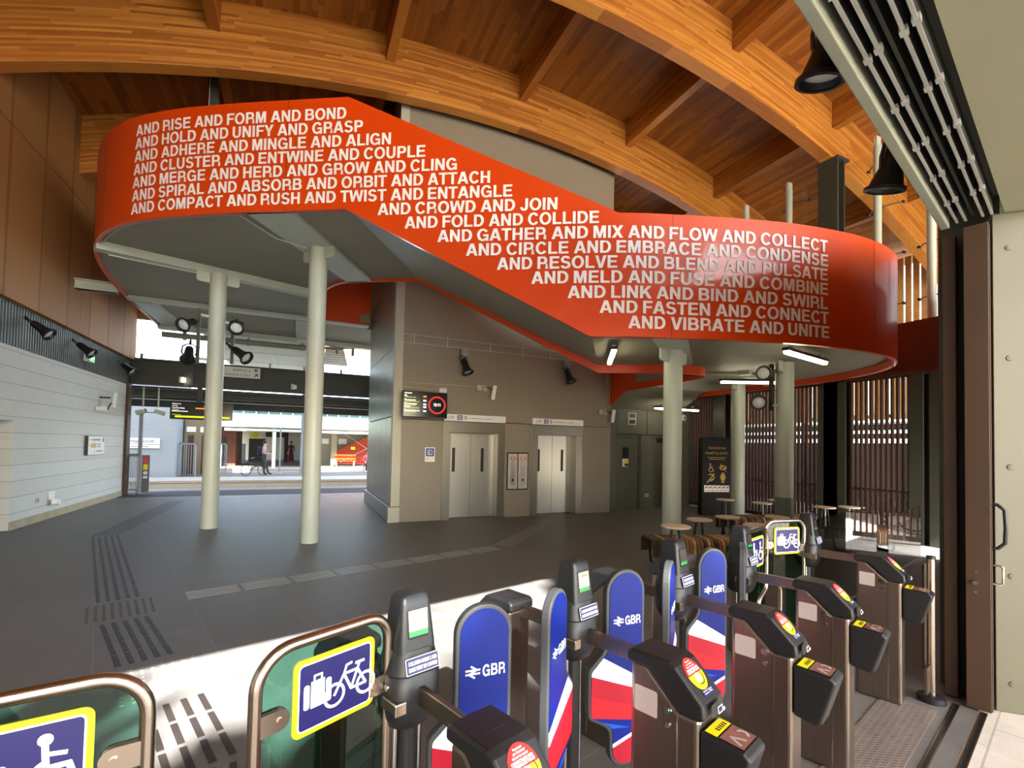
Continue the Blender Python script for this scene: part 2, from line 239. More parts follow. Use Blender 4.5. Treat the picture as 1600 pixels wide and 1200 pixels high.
'2':(650,'92 0,92 68,336 328,405 405,446 469,460 533,441 601,392 644,321 659,247 642,199 593,182 519,94 519,124 635,205 712,323 740,439 713,518 639,547 535,532 456,482 371,383 258,219 87,219 81,559 81,559 0','14 16 15,14 17 16,13 8 14,8 17 14,13 9 8,7 17 8,6 17 7,13 10 9,6 18 17,12 10 13,5 18 6,12 11 10,5 19 18,4 19 5,3 19 4,3 20 19,2 20 3,2 21 20,1 21 2,1 22 21,1 23 22,1 24 23,1 25 24,0 25 1'),
'3':(650,'313 -10,190 14,101 82,63 189,157 189,182 125,237 85,314 72,395 87,451 133,472 208,453 281,394 335,289 355,225 355,225 429,413 643,413 649,100 649,100 730,535 730,535 661,303 399,303 414,442 396,532 319,564 208,532 95,443 18','18 20 19,18 21 20,18 17 21,17 16 21,16 22 21,15 23 16,23 22 16,14 23 15,14 24 23,14 13 24,13 25 24,12 25 13,11 25 12,11 26 25,10 26 11,9 26 10,9 27 26,2 4 3,2 5 4,8 27 9,2 6 5,8 28 27,7 28 8,2 7 6,1 7 2,1 28 7,1 0 28'),
'4':(650,'57 151,57 227,354 730,446 730,156 238,156 233,593 233,593 151,404 0,404 174,404 210,404 456,492 456,492 0','1 3 2,1 4 3,10 12 11,10 13 12,1 5 4,1 6 5,1 10 6,10 7 6,0 10 1,0 9 10,13 7 10,0 8 9,8 7 0,8 13 7'),
'5':(650,'317 -10,201 16,119 86,86 187,175 187,198 128,249 86,317 72,396 92,451 150,470 233,450 317,394 376,313 397,240 385,184 353,97 363,138 730,526 730,526 649,216 649,192 433,195 433,255 466,329 479,422 461,495 409,544 332,561 234,529 109,443 22','16 20 17,20 18 17,20 19 18,16 21 20,23 25 24,22 25 23,22 26 25,16 22 21,16 13 22,13 26 22,13 12 26,12 27 26,16 14 13,16 15 14,11 27 12,11 28 27,10 28 11,10 29 28,9 29 10,2 4 3,2 5 4,8 29 9,2 6 5,8 30 29,7 30 8,2 7 6,1 7 2,1 30 7,1 0 30'),
'6':(650,'325 -10,204 21,121 107,91 232,114 343,197 488,362 730,462 730,217 375,209 375,237 413,281 440,337 451,453 423,530 344,558 225,528 104,445 21,325 70,400 90,451 146,470 225,451 306,400 361,325 381,249 361,198 307,179 227,198 146,249 90','5 7 6,5 10 7,10 8 7,4 10 5,11 13 12,10 13 11,10 14 13,4 9 10,8 24 10,24 14 10,8 25 24,23 14 24,4 8 9,4 25 8,4 26 25,22 14 23,22 15 14,3 26 4,3 27 26,21 15 22,2 27 3,2 28 27,20 15 21,20 16 15,2 29 28,19 16 20,1 29 2,19 17 16,1 18 29,18 17 19,1 17 18,0 17 1'),
'7':(650,'139 0,464 643,464 649,89 649,89 730,560 730,560 644,237 0','3 5 4,3 2 5,2 6 5,1 6 2,1 7 6,0 7 1'),
'8':(650,'325 -10,195 16,106 89,74 194,93 280,145 346,219 380,219 383,133 442,101 546,130 645,209 715,325 740,439 715,519 645,548 546,516 442,431 383,431 380,504 346,556 280,575 194,543 89,455 16,325 71,409 86,463 131,483 199,462 271,406 320,325 338,243 320,186 271,166 199,185 131,240 86,325 415,393 431,441 474,458 539,441 603,395 645,325 660,255 645,207 603,191 539,207 474,255 431','11 13 12,10 13 11,10 42 13,42 14 13,10 43 42,41 14 42,9 43 10,41 15 14,9 44 43,40 15 41,9 45 44,39 15 40,8 45 9,39 16 15,8 46 45,38 16 39,8 47 46,37 16 38,37 17 16,7 47 8,7 36 47,36 17 37,7 17 36,6 17 7,6 18 17,5 18 6,5 19 18,4 31 5,31 30 5,30 19 5,30 29 19,29 20 19,4 32 31,28 20 29,3 32 4,28 21 20,3 33 32,27 21 28,3 34 33,26 21 27,2 34 3,26 22 21,2 35 34,25 22 26,1 35 2,25 23 22,1 24 35,24 23 25,1 23 24,0 23 1'),
'9':(650,'324 740,445 709,528 623,558 498,535 387,452 242,288 0,187 0,433 355,441 355,413 317,368 290,313 279,197 307,119 386,91 505,122 626,205 709,324 660,250 640,198 584,180 505,198 424,250 369,324 349,400 369,451 423,470 503,451 584,400 640','17 1 0,16 1 17,16 18 1,18 2 1,16 19 18,29 2 18,16 20 19,28 2 29,15 20 16,28 3 2,15 21 20,27 3 28,14 21 15,14 22 21,26 3 27,26 4 3,14 23 22,25 4 26,25 9 4,9 5 4,13 23 14,13 24 23,24 8 25,8 9 25,24 11 8,11 7 8,10 5 9,13 11 24,11 5 10,12 11 13,7 5 11,7 6 5'),
'a':(559,'229 -12,135 7,68 64,44 155,62 231,111 277,180 302,256 316,335 325,381 337,395 365,395 368,383 426,344 462,281 475,214 462,169 432,144 393,59 418,113 497,191 539,278 552,343 544,410 517,462 460,483 361,483 0,397 0,397 74,391 74,362 35,309 1,244 65,327 84,378 134,395 198,395 272,372 261,332 252,287 246,252 241,193 228,148 200,132 150,146 104,186 75','20 22 21,20 23 22,19 23 20,19 24 23,18 15 19,15 14 19,14 24 19,13 24 14,18 16 15,12 24 13,12 25 24,18 17 16,11 25 12,10 25 11,9 25 10,9 26 25,8 36 9,36 26 9,7 36 8,6 36 7,5 36 6,4 36 5,4 37 36,35 26 36,4 38 37,4 39 38,4 40 39,4 41 40,3 41 4,3 42 41,3 43 42,34 26 35,2 43 3,2 44 43,33 28 34,28 26 34,2 45 44,32 29 33,29 28 33,2 32 45,32 30 29,27 26 28,2 30 32,1 30 2,1 31 30,0 31 1'),
'b':(609,'329 -12,247 5,198 45,170 84,161 84,161 0,75 0,75 730,163 730,163 458,170 458,197 496,246 535,329 552,449 517,531 420,560 271,531 121,450 23,316 67,401 94,453 167,471 272,453 375,401 447,316 473,231 448,179 377,162 272,180 165,232 93','6 8 7,6 9 8,12 14 13,11 14 12,11 25 14,25 15 14,10 25 11,10 26 25,24 15 25,6 10 9,6 27 10,27 26 10,23 15 24,23 16 15,6 28 27,22 16 23,6 29 28,21 16 22,21 17 16,20 17 21,6 4 29,4 30 29,20 18 17,19 18 20,4 3 30,3 19 30,6 5 4,2 19 3,2 18 19,1 18 2,1 0 18'),
'c':(568,'297 -12,168 24,80 122,49 269,80 418,168 516,297 552,373 541,438 511,488 462,519 397,435 376,417 415,387 446,347 466,297 473,208 445,156 371,138 269,156 169,208 95,297 67,348 74,389 95,418 127,437 168,521 147,490 81,439 31,374 -1','5 7 6,5 8 7,4 8 5,4 15 8,15 9 8,4 16 15,14 9 15,13 9 14,13 10 9,12 10 13,4 17 16,3 17 4,11 10 12,3 18 17,2 18 3,2 19 18,2 20 19,24 26 25,24 27 26,23 27 24,1 20 2,22 27 23,1 21 20,22 28 27,21 28 22,1 28 21,1 29 28,0 29 1'),
'd':(609,'280 -12,160 23,78 121,49 271,79 420,160 517,281 552,363 535,412 496,439 458,446 458,446 730,534 730,534 0,449 0,449 84,440 84,412 45,362 5,293 67,377 93,430 165,447 272,430 377,378 448,293 473,207 447,156 375,138 272,156 167,208 94','10 12 11,10 13 12,5 7 6,5 8 7,4 25 5,25 8 5,25 9 8,4 26 25,24 9 25,24 10 9,24 23 10,23 13 10,4 27 26,3 27 4,22 13 23,3 28 27,3 29 28,21 13 22,2 29 3,2 30 29,20 15 21,15 13 21,1 30 2,1 19 30,19 16 20,16 15 20,19 17 16,14 13 15,1 17 19,1 18 17,0 18 1'),
'e':(580,'304 -12,168 24,80 122,49 268,79 416,165 516,294 552,381 537,458 489,512 404,533 278,533 243,107 243,107 317,485 317,444 290,427 385,377 450,294 474,210 450,156 387,138 303,138 255,158 152,217 88,305 66,364 76,410 104,438 151,524 130,481 56,405 6','5 7 6,5 8 7,4 18 5,18 8 5,18 17 8,17 9 8,4 19 18,16 9 17,4 20 19,3 20 4,16 10 9,3 13 20,13 21 20,15 14 16,14 10 16,3 12 13,21 14 13,21 10 14,22 10 21,22 11 10,2 12 3,23 11 22,2 23 12,23 11 12,2 24 23,27 29 28,27 30 29,1 24 2,26 30 27,1 25 24,25 30 26,1 30 25,1 31 30,0 31 1'),
'f':(364,'327 544,327 469,9 469,9 544,116 0,116 619,137 697,194 744,269 760,319 756,348 748,326 672,308 677,279 680,221 660,203 601,203 0','7 9 8,7 10 9,7 11 10,6 12 7,12 11 7,5 14 6,14 13 6,13 12 6,5 15 14,4 15 5,4 16 15,2 0 3,2 1 0'),
'g':(610,'297 -216,192 -200,118 -158,73 -99,146 -58,174 -95,221 -127,297 -140,405 -108,447 -8,447 98,439 98,411 60,362 23,280 7,162 38,79 129,49 274,79 421,161 517,281 552,364 535,414 496,441 458,449 458,449 544,535 544,535 -13,503 -129,417 -195,294 85,378 108,430 174,448 276,431 379,379 448,294 473,208 447,156 377,138 276,156 176,209 109','19 21 20,24 26 25,24 27 26,19 22 21,18 36 19,36 22 19,36 23 22,18 37 36,35 23 36,35 24 23,35 34 24,34 27 24,18 38 37,17 38 18,33 27 34,17 39 38,17 40 39,32 27 33,16 40 17,16 41 40,31 10 32,10 27 32,15 41 16,15 30 41,30 11 31,11 10 31,30 12 11,9 27 10,15 12 30,15 13 12,14 13 15,8 27 9,8 28 27,3 5 4,3 6 5,2 6 3,7 28 8,2 7 6,7 29 28,2 29 7,1 29 2,1 0 29'),
'h':(588,'163 325,163 0,75 0,75 730,163 730,163 413,147 413,218 520,326 552,424 529,489 460,512 345,512 0,425 0,425 338,392 437,301 472,231 455,181 406','2 4 3,2 6 4,6 5 4,7 9 8,7 10 9,6 17 7,17 16 7,16 10 7,15 10 16,15 11 10,6 18 17,14 11 15,2 18 6,2 0 18,14 12 11,13 12 14,2 1 0'),
'i':(239,'120 635,77 652,59 693,77 735,120 752,163 735,181 693,163 652,75 0,75 544,163 544,163 0','8 10 9,8 11 10,3 5 4,2 5 3,2 6 5,1 6 2,1 7 6,0 7 1'),
'j':(239,'120 635,77 652,59 693,77 735,120 752,163 735,181 693,163 652,75 544,163 544,163 -43,146 -130,93 -185,5 -205,-14 -205,-14 -124,3 -124,58 -103,75 -42','18 9 8,18 10 9,17 10 18,17 11 10,16 11 17,14 16 15,14 11 16,14 12 11,14 13 12,3 5 4,2 5 3,2 6 5,1 6 2,1 7 6,0 7 1'),
'k':(546,'158 196,158 304,173 304,408 544,517 544,264 286,254 286,75 0,75 730,163 730,163 0,422 0,212 267,274 328,534 0','7 9 8,7 1 9,1 10 9,2 4 3,2 13 4,13 5 4,2 12 13,5 14 13,7 0 1,10 2 1,10 12 2,0 5 6,0 14 5,10 11 12,7 14 0,10 14 7,11 14 10'),
'l':(271,'200 -3,106 29,75 121,75 730,163 730,163 142,172 89,210 74,230 75,243 78,259 4,232 -1','2 4 3,2 5 4,2 6 5,1 6 2,1 7 6,8 10 9,7 10 8,1 10 7,0 10 1,0 11 10'),
'm':(875,'75 0,75 544,161 544,161 424,154 424,190 496,247 540,315 554,412 518,461 423,448 423,484 492,546 538,627 554,713 534,776 471,799 366,799 0,711 0,711 364,678 449,601 474,537 459,496 416,481 355,481 0,393 0,393 373,363 446,286 474,226 459,181 415,163 341,163 0','6 8 7,12 14 13,0 2 1,0 4 2,4 3 2,5 8 6,11 14 12,11 15 14,5 29 8,29 9 8,4 30 5,30 29 5,10 22 11,22 21 11,21 15 11,28 9 29,20 15 21,20 16 15,4 31 30,10 23 22,19 16 20,27 10 28,10 9 28,0 31 4,27 23 10,27 24 23,0 32 31,26 24 27,19 17 16,18 17 19,26 25 24,0 33 32'),
'n':(588,'163 325,163 0,75 0,75 544,160 544,161 413,147 413,218 520,326 552,423 529,489 460,512 345,512 0,425 0,425 338,392 437,301 472,231 455,181 406','7 9 8,2 4 3,2 6 4,6 5 4,7 10 9,6 17 7,17 16 7,16 10 7,15 10 16,15 11 10,6 18 17,14 11 15,2 18 6,2 0 18,14 12 11,13 12 14,2 1 0'),
'o':(596,'297 -12,168 24,80 122,49 269,80 418,168 516,297 552,428 516,516 418,547 269,516 122,428 24,297 67,388 95,441 169,458 269,441 370,388 445,297 473,208 445,156 371,138 269,156 169,208 95','5 7 6,4 7 5,4 18 7,18 8 7,4 19 18,17 8 18,4 20 19,16 8 17,3 20 4,16 9 8,3 21 20,15 9 16,2 21 3,2 22 21,14 9 15,14 10 9,2 23 22,13 10 14,1 23 2,13 11 10,1 12 23,12 11 13,1 11 12,0 11 1'),
'p':(609,'75 -205,75 544,161 544,161 458,170 458,197 496,246 535,329 552,449 517,531 420,560 271,531 121,450 23,329 -12,248 5,198 45,170 84,163 84,163 -205,316 67,401 94,453 167,471 272,453 375,401 447,316 473,231 448,179 377,162 272,180 165,232 93','6 8 7,0 2 1,0 3 2,5 8 6,5 25 8,25 9 8,4 25 5,4 26 25,24 9 25,0 4 3,0 27 4,27 26 4,23 9 24,23 10 9,0 28 27,22 10 23,0 29 28,21 10 22,21 11 10,20 11 21,0 17 29,17 30 29,20 12 11,19 12 20,17 16 30,16 19 30,0 18 17,15 19 16,15 12 19,14 12 15,14 13 12'),
'q':(609,'534 -205,446 -205,446 84,439 84,412 45,362 5,280 -12,160 23,78 121,49 271,79 420,160 517,281 552,363 535,412 496,440 458,449 458,449 544,534 544,293 67,377 93,430 165,447 272,430 377,378 448,293 473,207 447,156 375,138 272,156 167,208 94','11 13 12,16 18 17,16 0 18,11 14 13,10 25 11,25 14 11,25 15 14,10 26 25,24 15 25,24 16 15,24 23 16,23 0 16,10 27 26,9 27 10,22 0 23,9 28 27,9 29 28,21 0 22,8 29 9,8 30 29,20 2 21,2 0 21,7 30 8,7 19 30,19 3 20,3 2 20,19 4 3,1 0 2,7 4 19,7 5 4,6 5 7'),
'r':(372,'75 0,75 544,160 544,160 461,166 461,219 527,306 552,329 552,349 551,349 462,330 465,297 467,228 451,181 407,163 340,163 0','5 7 6,5 8 7,5 9 8,0 2 1,0 3 2,4 11 5,11 10 5,10 9 5,4 12 11,0 4 3,0 14 4,14 13 4,13 12 4,0 15 14'),
's':(524,'261 -12,161 5,89 54,51 135,135 153,178 86,260 65,351 89,385 147,365 195,304 222,214 244,104 299,67 393,93 476,165 532,268 552,364 535,429 487,465 416,385 398,348 453,269 477,188 455,156 398,178 349,246 320,329 300,439 246,475 153,448 68,373 9','15 17 16,15 18 17,14 18 15,14 22 18,22 21 18,21 19 18,14 23 22,13 23 14,13 24 23,20 19 21,13 25 24,12 25 13,12 26 25,12 27 26,12 28 27,11 28 12,11 10 28,10 29 28,9 29 10,8 29 9,3 5 4,8 30 29,7 30 8,2 5 3,6 30 7,2 6 5,6 31 30,2 31 6,1 31 2,1 0 31'),
't':(326,'292 544,292 469,9 469,9 544,93 676,181 676,181 140,195 88,244 72,266 73,290 77,306 2,275 -4,242 -6,132 31,93 133','15 5 4,15 6 5,2 0 3,2 1 0,15 7 6,14 7 15,14 8 7,9 11 10,8 11 9,14 11 8,13 11 14,13 12 11'),
'u':(588,'262 -7,165 15,99 84,75 199,75 544,163 544,163 207,196 108,287 72,357 89,407 139,425 219,425 544,512 544,512 0,428 0,428 132,441 132,369 24','3 5 4,3 6 5,11 13 12,11 14 13,10 17 11,17 14 11,3 7 6,2 7 3,9 16 10,16 17 10,9 15 16,18 14 17,2 8 7,8 15 9,1 8 2,1 18 8,18 15 8,1 0 18,15 14 18'),
'v':(559,'233 0,25 544,121 544,237 222,268 125,295 30,264 30,291 125,321 222,438 544,533 544,325 0','0 2 1,0 3 2,8 10 9,8 11 10,0 4 3,7 11 8,0 6 4,6 5 4,6 11 7,0 11 6'),
'w':(814,'197 0,32 544,125 544,192 307,221 196,251 59,237 59,266 193,296 307,362 544,454 544,519 307,548 195,577 59,561 59,593 194,622 307,689 544,781 544,616 0,529 0,458 246,437 323,417 402,397 485,417 485,397 402,377 322,356 246,285 0','0 2 1,0 3 2,8 24 9,24 10 9,24 25 10,25 11 10,16 18 17,16 19 18,8 26 24,26 23 24,26 23 25,23 11 25,8 27 26,22 11 23,21 11 22,8 28 27,0 4 3,7 28 8,21 12 11,15 19 16,7 29 28,20 12 21,0 6 4,6 5 4,20 14 12,14 13 12,14 19 15,6 29 7,0 29 6,20 19 14'),
'x':(543,'30 0,246 313,245 245,41 544,144 544,212 438,257 364,297 295,252 295,291 364,335 438,404 544,505 544,299 242,299 307,513 0,412 0,331 122,287 195,248 261,293 261,256 195,213 122,131 0','2 4 3,2 5 4,10 12 11,10 13 12,2 1 5,1 6 5,9 14 10,14 13 10,1 7 6,8 14 9,0 8 1,8 7 1,8 20 14,20 15 14,0 19 8,19 20 8,0 21 19,21 18 19,21 18 20,18 15 20,0 22 21,17 15 18,0 23 22,16 15 17'),
'y':(559,'68 -199,88 -123,102 -125,149 -128,187 -106,216 -51,233 -2,25 544,121 544,237 222,268 124,295 30,264 30,291 125,321 222,438 544,533 544,293 -83,253 -154,200 -195,131 -208,93 -205','6 8 7,6 9 8,14 16 15,14 17 16,6 10 9,13 11 14,11 17 14,12 11 13,6 11 10,6 17 11,5 17 6,4 17 5,4 18 17,3 18 4,0 2 1,0 3 2,0 18 3,0 19 18,0 20 19,21 20 0'),
'z':(546,'60 0,60 66,365 459,365 463,69 463,69 544,477 544,477 475,181 86,181 81,486 81,486 0','4 6 5,4 7 6,4 3 7,3 2 7,2 8 7,1 8 2,1 9 8,1 10 9,1 11 10,0 11 1'),
'.':(269,'137 -6,90 13,71 59,90 105,137 124,183 105,202 59,183 13','3 5 4,2 5 3,2 6 5,1 6 2,1 7 6,0 7 1'),
',':(269,'54 -171,97 102,196 102,121 -171','0 2 1,0 3 2'),
':':(269,'137 389,90 408,71 454,90 500,137 519,183 500,202 454,183 408,137 -6,90 13,71 59,90 105,137 124,183 105,202 59,183 13','11 13 12,10 13 11,10 14 13,9 14 10,9 15 14,8 15 9,3 5 4,2 5 3,2 6 5,1 6 2,1 7 6,0 7 1'),
'!':(281,'141 -6,94 13,75 59,94 105,141 124,187 105,206 59,187 13,97 230,91 730,190 730,183 230','8 10 9,8 11 10,3 5 4,2 5 3,2 6 5,1 6 2,1 7 6,0 7 1'),
'/':(358,'337 764,102 -110,21 -110,256 764','2 0 3,2 1 0'),
'-':(650,'484 351,484 269,164 269,164 351','2 0 3,2 1 0'),
'&':(642,'282 -10,158 17,77 89,49 191,68 272,122 337,201 400,310 481,340 505,365 538,376 581,352 639,289 661,241 650,208 619,196 572,208 521,242 470,292 408,628 0,522 0,246 332,174 420,125 494,108 572,130 657,193 716,287 737,381 716,443 659,464 580,452 519,418 466,367 420,221 312,158 250,139 188,157 125,206 82,277 67,360 85,432 137,482 217,501 322,585 322,569 206,532 133,495 89,478 67,389 10','26 28 27,25 28 26,25 12 28,12 29 28,25 13 12,11 29 12,11 30 29,24 13 25,24 14 13,10 30 11,24 15 14,9 30 10,9 31 30,24 16 15,23 16 24,8 31 9,23 17 16,8 32 31,7 32 8,22 17 23,6 32 7,22 18 17,6 33 32,6 18 33,18 21 33,21 34 33,21 6 22,6 18 22,21 19 18,5 21 6,4 21 5,4 34 21,34 20 21,42 44 43,42 45 44,4 35 34,3 35 4,3 36 35,41 45 42,41 46 45,2 36 3,2 37 36,40 46 41,40 47 46,2 38 37,40 48 47,1 38 2,39 48 40,1 39 38,39 49 48,1 49 39,0 49 1'),
}
# bold grotesque capitals from bars, slanted bars and ring sectors: width, pieces
def _r(x0, y0, x1, y1): return [(x0, y0), (x1, y0), (x1, y1), (x0, y1)]
def _a(cx, cy, rx, ry, a0, a1, tx=.15, ty=.125):
    n = max(4, int(abs(a1-a0)/15)); o = []
    for k in range(n):
        p, q = radians(a0+(a1-a0)*k/n), radians(a0+(a1-a0)*(k+1)/n)
        o.append([(cx+(rx-tx)*cos(p), cy+(ry-ty)*sin(p)), (cx+rx*cos(p), cy+ry*sin(p)), (cx+rx*cos(q), cy+ry*sin(q)), (cx+(rx-tx)*cos(q), cy+(ry-ty)*sin(q))])
    return o
def _mir(P, c): return [[(2*c-x, y) for x, y in reversed(p)] for p in P]
_st = _r(.07, 0, .22, .72)
_A = [[(.015, 0), (.18, 0), (.361, .55), (.361, .72), (.265, .72)]]
_M = [_r(.065, 0, .205, .72), [(.205, .72), (.28, .72), (.4165, .24), (.4165, 0), (.345, 0), (.205, .5)]]
_V = [[(.01, .72), (.175, .72), (.3335, .18), (.3335, 0), (.245, 0)]]
_W = [[(.01, .72), (.16, .72), (.315, 0), (.165, 0)], [(.19, 0), (.315, 0), (.472, .53), (.472, .72), (.4, .72)]]
_P = [_st, _r(.22, .6, .41, .72), _r(.22, .27, .41, .395)]+_a(.405, .495, .23, .225, -90, 90)
BOLD = {
'A': (.722, _A+_mir(_A, .361)+[_r(.2, .15, .52, .27)]),
'B': (.722, [_st, _r(.22, .6, .43, .72), _r(.22, .31, .45, .425), _r(.22, 0, .45, .12)]+_a(.43, .52, .215, .2, -90, 90)+_a(.445, .212, .235, .212, -90, 90)),
'C': (.722, _a(.385, .36, .335, .375, 35, 325)),
'D': (.722, [_st, _r(.22, .595, .37, .72), _r(.22, 0, .37, .125)]+_a(.35, .36, .33, .36, -90, 90)),
'E': (.667, [_st, _r(.22, .595, .61, .72), _r(.22, .31, .57, .43), _r(.22, 0, .62, .125)]),
'F': (.611, [_st, _r(.22, .595, .585, .72), _r(.22, .3, .54, .42)]),
'G': (.778, _a(.39, .36, .345, .375, 35, 318)+[_r(.41, .275, .715, .395), _r(.595, 0, .715, .3)]),
'H': (.722, [_st, _r(.505, 0, .655, .72), _r(.22, .305, .505, .43)]),
'I': (.278, [_r(.065, 0, .215, .72)]),
'J': (.556, [_r(.335, .21, .485, .72)]+_a(.255, .21, .23, .225, 180, 360)),
'K': (.722, [_st, [(.22, .2), (.22, .4), (.51, .72), (.7, .72)], [(.3, .36), (.53, 0), (.72, 0), (.41, .48)]]),
'L': (.611, [_st, _r(.22, 0, .58, .125)]),
'M': (.833, _M+_mir(_M, .4165)),
'N': (.722, [_r(.065, 0, .21, .72), _r(.51, 0, .655, .72), [(.21, .72), (.22, .72), (.51, .24), (.51, 0), (.5, 0), (.21, .48)]]),
'O': (.778, _a(.389, .36, .35, .375, 0, 360)),
'P': (.667, _P), 'Q': (.778, _a(.389, .36, .35, .375, 0, 360)+[[(.42, .2), (.5, .26), (.74, .03), (.65, -.05)]]),
'R': (.722, _P+[[(.33, .3), (.49, .33), (.56, .25), (.57, 0), (.68, 0), (.66, .03), (.655, .24), (.55, .37)], [(.49, .33), (.56, .25), (.535, .1), (.54, 0), (.7, 0), (.67, .05), (.66, .22), (.58, .35)]]),
'S': (.667, _a(.335, .52, .27, .215, 20, 270, .145, .12)+_a(.335, .205, .29, .22, -165, 90, .15, .12)),
'T': (.611, [_r(.02, .595, .59, .72), _r(.23, 0, .38, .72)]),
'U': (.722, [_r(.065, .27, .215, .72), _r(.505, .27, .655, .72)]+_a(.36, .27, .295, .285, 180, 360)),
'V': (.667, _V+_mir(_V, .3335)), 'W': (.944, _W+_mir(_W, .472)),
'X': (.667, [[(.01, 0), (.19, 0), (.65, .72), (.47, .72)], [(.48, 0), (.66, 0), (.2, .72), (.02, .72)]]),
'Y': (.667, [[(.01, .72), (.185, .72), (.3335, .42), (.3335, .2), (.26, .27)], [(.657, .72), (.482, .72), (.3335, .42), (.3335, .2), (.407, .27)], _r(.26, 0, .407, .3)]),
'Z': (.611, [_r(.04, .595, .57, .72), _r(.03, 0, .58, .125), [(.03, .1), (.2, .1), (.57, .62), (.39, .62)]]),
'0': (.556, _a(.278, .355, .24, .365, 0, 360, .14)), '1': (.556, [_r(.24, 0, .385, .71), [(.07, .5), (.07, .6), (.24, .71), (.3, .71), (.3, .5)]]),
'5': (.556, [_r(.09, .59, .5, .71), _r(.09, .33, .22, .7)]+_a(.265, .23, .25, .24, -165, 140, .14)), ':': (.3, [_r(.08, .02, .22, .15), _r(.08, .36, .22, .5)]),
}
TXT = {}
def text_geo(s, bold=0.):
    """text -> flat mesh (x right, y up, cap height .73): vertices, faces, width"""
    k = (s, bool(bold))
    if k in TXT: return TXT[k]
    x = 0.; vs = []; fs = []; pre = ''
    for c in s:
        if c == ' ': x += .27; continue
        if bold and c in BOLD:
            adv, pcs = BOLD[c]
            for p in pcs: n = len(vs); vs += [(x+a, b_*1.014) for a, b_ in p]; fs.append(tuple(range(n, n+len(p))))
            x += adv; continue
        if c not in GLYPH: x += .3; continue
        adv, vv, ff = GLYPH[c]; n = len(vs)
        for q in vv.split(','): a, b_ = q.split(); vs.append((x+int(a)/1000, int(b_)/1000))
        for q in ff.split(','): fs.append(tuple(int(i)+n for i in q.split()))
        x += adv/1000
    x0 = min(v[0] for v in vs); x1 = max(v[0] for v in vs)
    vs = [(v[0]-x0, v[1]) for v in vs]; TXT[k] = (vs, fs, x1-x0); return TXT[k]
class Flat:
    """flat printed graphics on a plane: origin o, right r, up p (local coordinates of the parent)"""
    def __init__(s, o, r, p, lift=.0015):
        s.o = Vector(o); s.r = Vector(r).normalized(); s.p = Vector(p).normalized(); s.n = s.r.cross(s.p); s.l = lift; s.b = MB()
    def at(s, x, y, lev=0): return s.o+s.r*x+s.p*y+s.n*(s.l*(1+lev))
    def poly(s, pts, mi=0, lev=0): s.b.poly([s.at(x, y, lev) for x, y in pts], mi); return s
    def rect(s, x0, y0, x1, y1, mi=0, lev=0, rad=0.):
        return s.poly(rrect(x0, y0, x1, y1, rad) if rad else [(x0, y0), (x1, y0), (x1, y1), (x0, y1)], mi, lev)
    def disc(s, cx, cy, r, mi=0, lev=0, n=24, ry=None): return s.poly([(cx+r*cos(2*pi*k/n), cy+(ry or r)*sin(2*pi*k/n)) for k in range(n)], mi, lev)
    def ring(s, cx, cy, r0, r1, mi=0, lev=0, n=28, a0=0., a1=2*pi):
        for k in range(n):
            a = a0+(a1-a0)*k/n; c = a0+(a1-a0)*(k+1)/n
            s.poly([(cx+r0*cos(a), cy+r0*sin(a)), (cx+r1*cos(a), cy+r1*sin(a)), (cx+r1*cos(c), cy+r1*sin(c)), (cx+r0*cos(c), cy+r0*sin(c))], mi, lev)
        return s
    def line(s, pts, wd, mi=0, lev=0):
        for (x0, y0), (x1, y1) in zip(pts[:-1], pts[1:]):
            d = sqrt((x1-x0)**2+(y1-y0)**2) or 1; a, c = -(y1-y0)/d*wd/2, (x1-x0)/d*wd/2
            ex, ey = (x1-x0)/d*wd*.3, (y1-y0)/d*wd*.3
            s.poly([(x0+a-ex, y0+c-ey), (x0-a-ex, y0-c-ey), (x1-a+ex, y1-c+ey), (x1+a+ex, y1+c+ey)], mi, lev)
        return s
    def text(s, t, x, y, h, mi=0, lev=1, bold=.0, width=None, align='l'):
        vs, fs, w = text_geo(t, bold); k = h/.73; kx = width/w if width else k
        x -= {'l': 0, 'c': w*kx/2, 'r': w*kx}[align]
        s.b.add([s.at(x+v[0]*kx, y+v[1]*k, lev) for v in vs], fs, mi); return s
    def build(s, name, mats, parent=None): return s.b.build(name, mats, parent)
def rrect(x0, y0, x1, y1, r, n=6):
    o = []
    for cx, cy, a in ((x1-r, y0+r, -pi/2), (x1-r, y1-r, 0), (x0+r, y1-r, pi/2), (x0+r, y0+r, pi)):
        o += [(cx+r*cos(a+pi/2*k/n), cy+r*sin(a+pi/2*k/n)) for k in range(n+1)]
    return o
def fillet(P, rads, n=6):
    """closed 2D polygon with rounded corners"""
    o = []; m = len(P)
    for i in range(m):
        p = Vector(P[i]); a = Vector(P[i-1])-p; c = Vector(P[(i+1) % m])-p; r = rads[i] if isinstance(rads, (list, tuple)) else rads
        if r < 1e-5: o.append(tuple(p)); continue
        la, lc = a.length, c.length; a /= la; c /= lc
        ang = a.angle(c); d = min(r/math.tan(ang/2), .49*la, .49*lc); r2 = d*math.tan(ang/2)
        s, e = p+a*d, p+c*d; cen = p+(a+c).normalized()*(r2/sin(ang/2))
        a0 = atan2(s.y-cen.y, s.x-cen.x); a1 = atan2(e.y-cen.y, e.x-cen.x); dd = a1-a0
        while dd > pi: dd -= 2*pi
        while dd < -pi: dd += 2*pi
        o += [(cen.x+r2*cos(a0+dd*k/n), cen.y+r2*sin(a0+dd*k/n)) for k in range(n+1)]
    return o
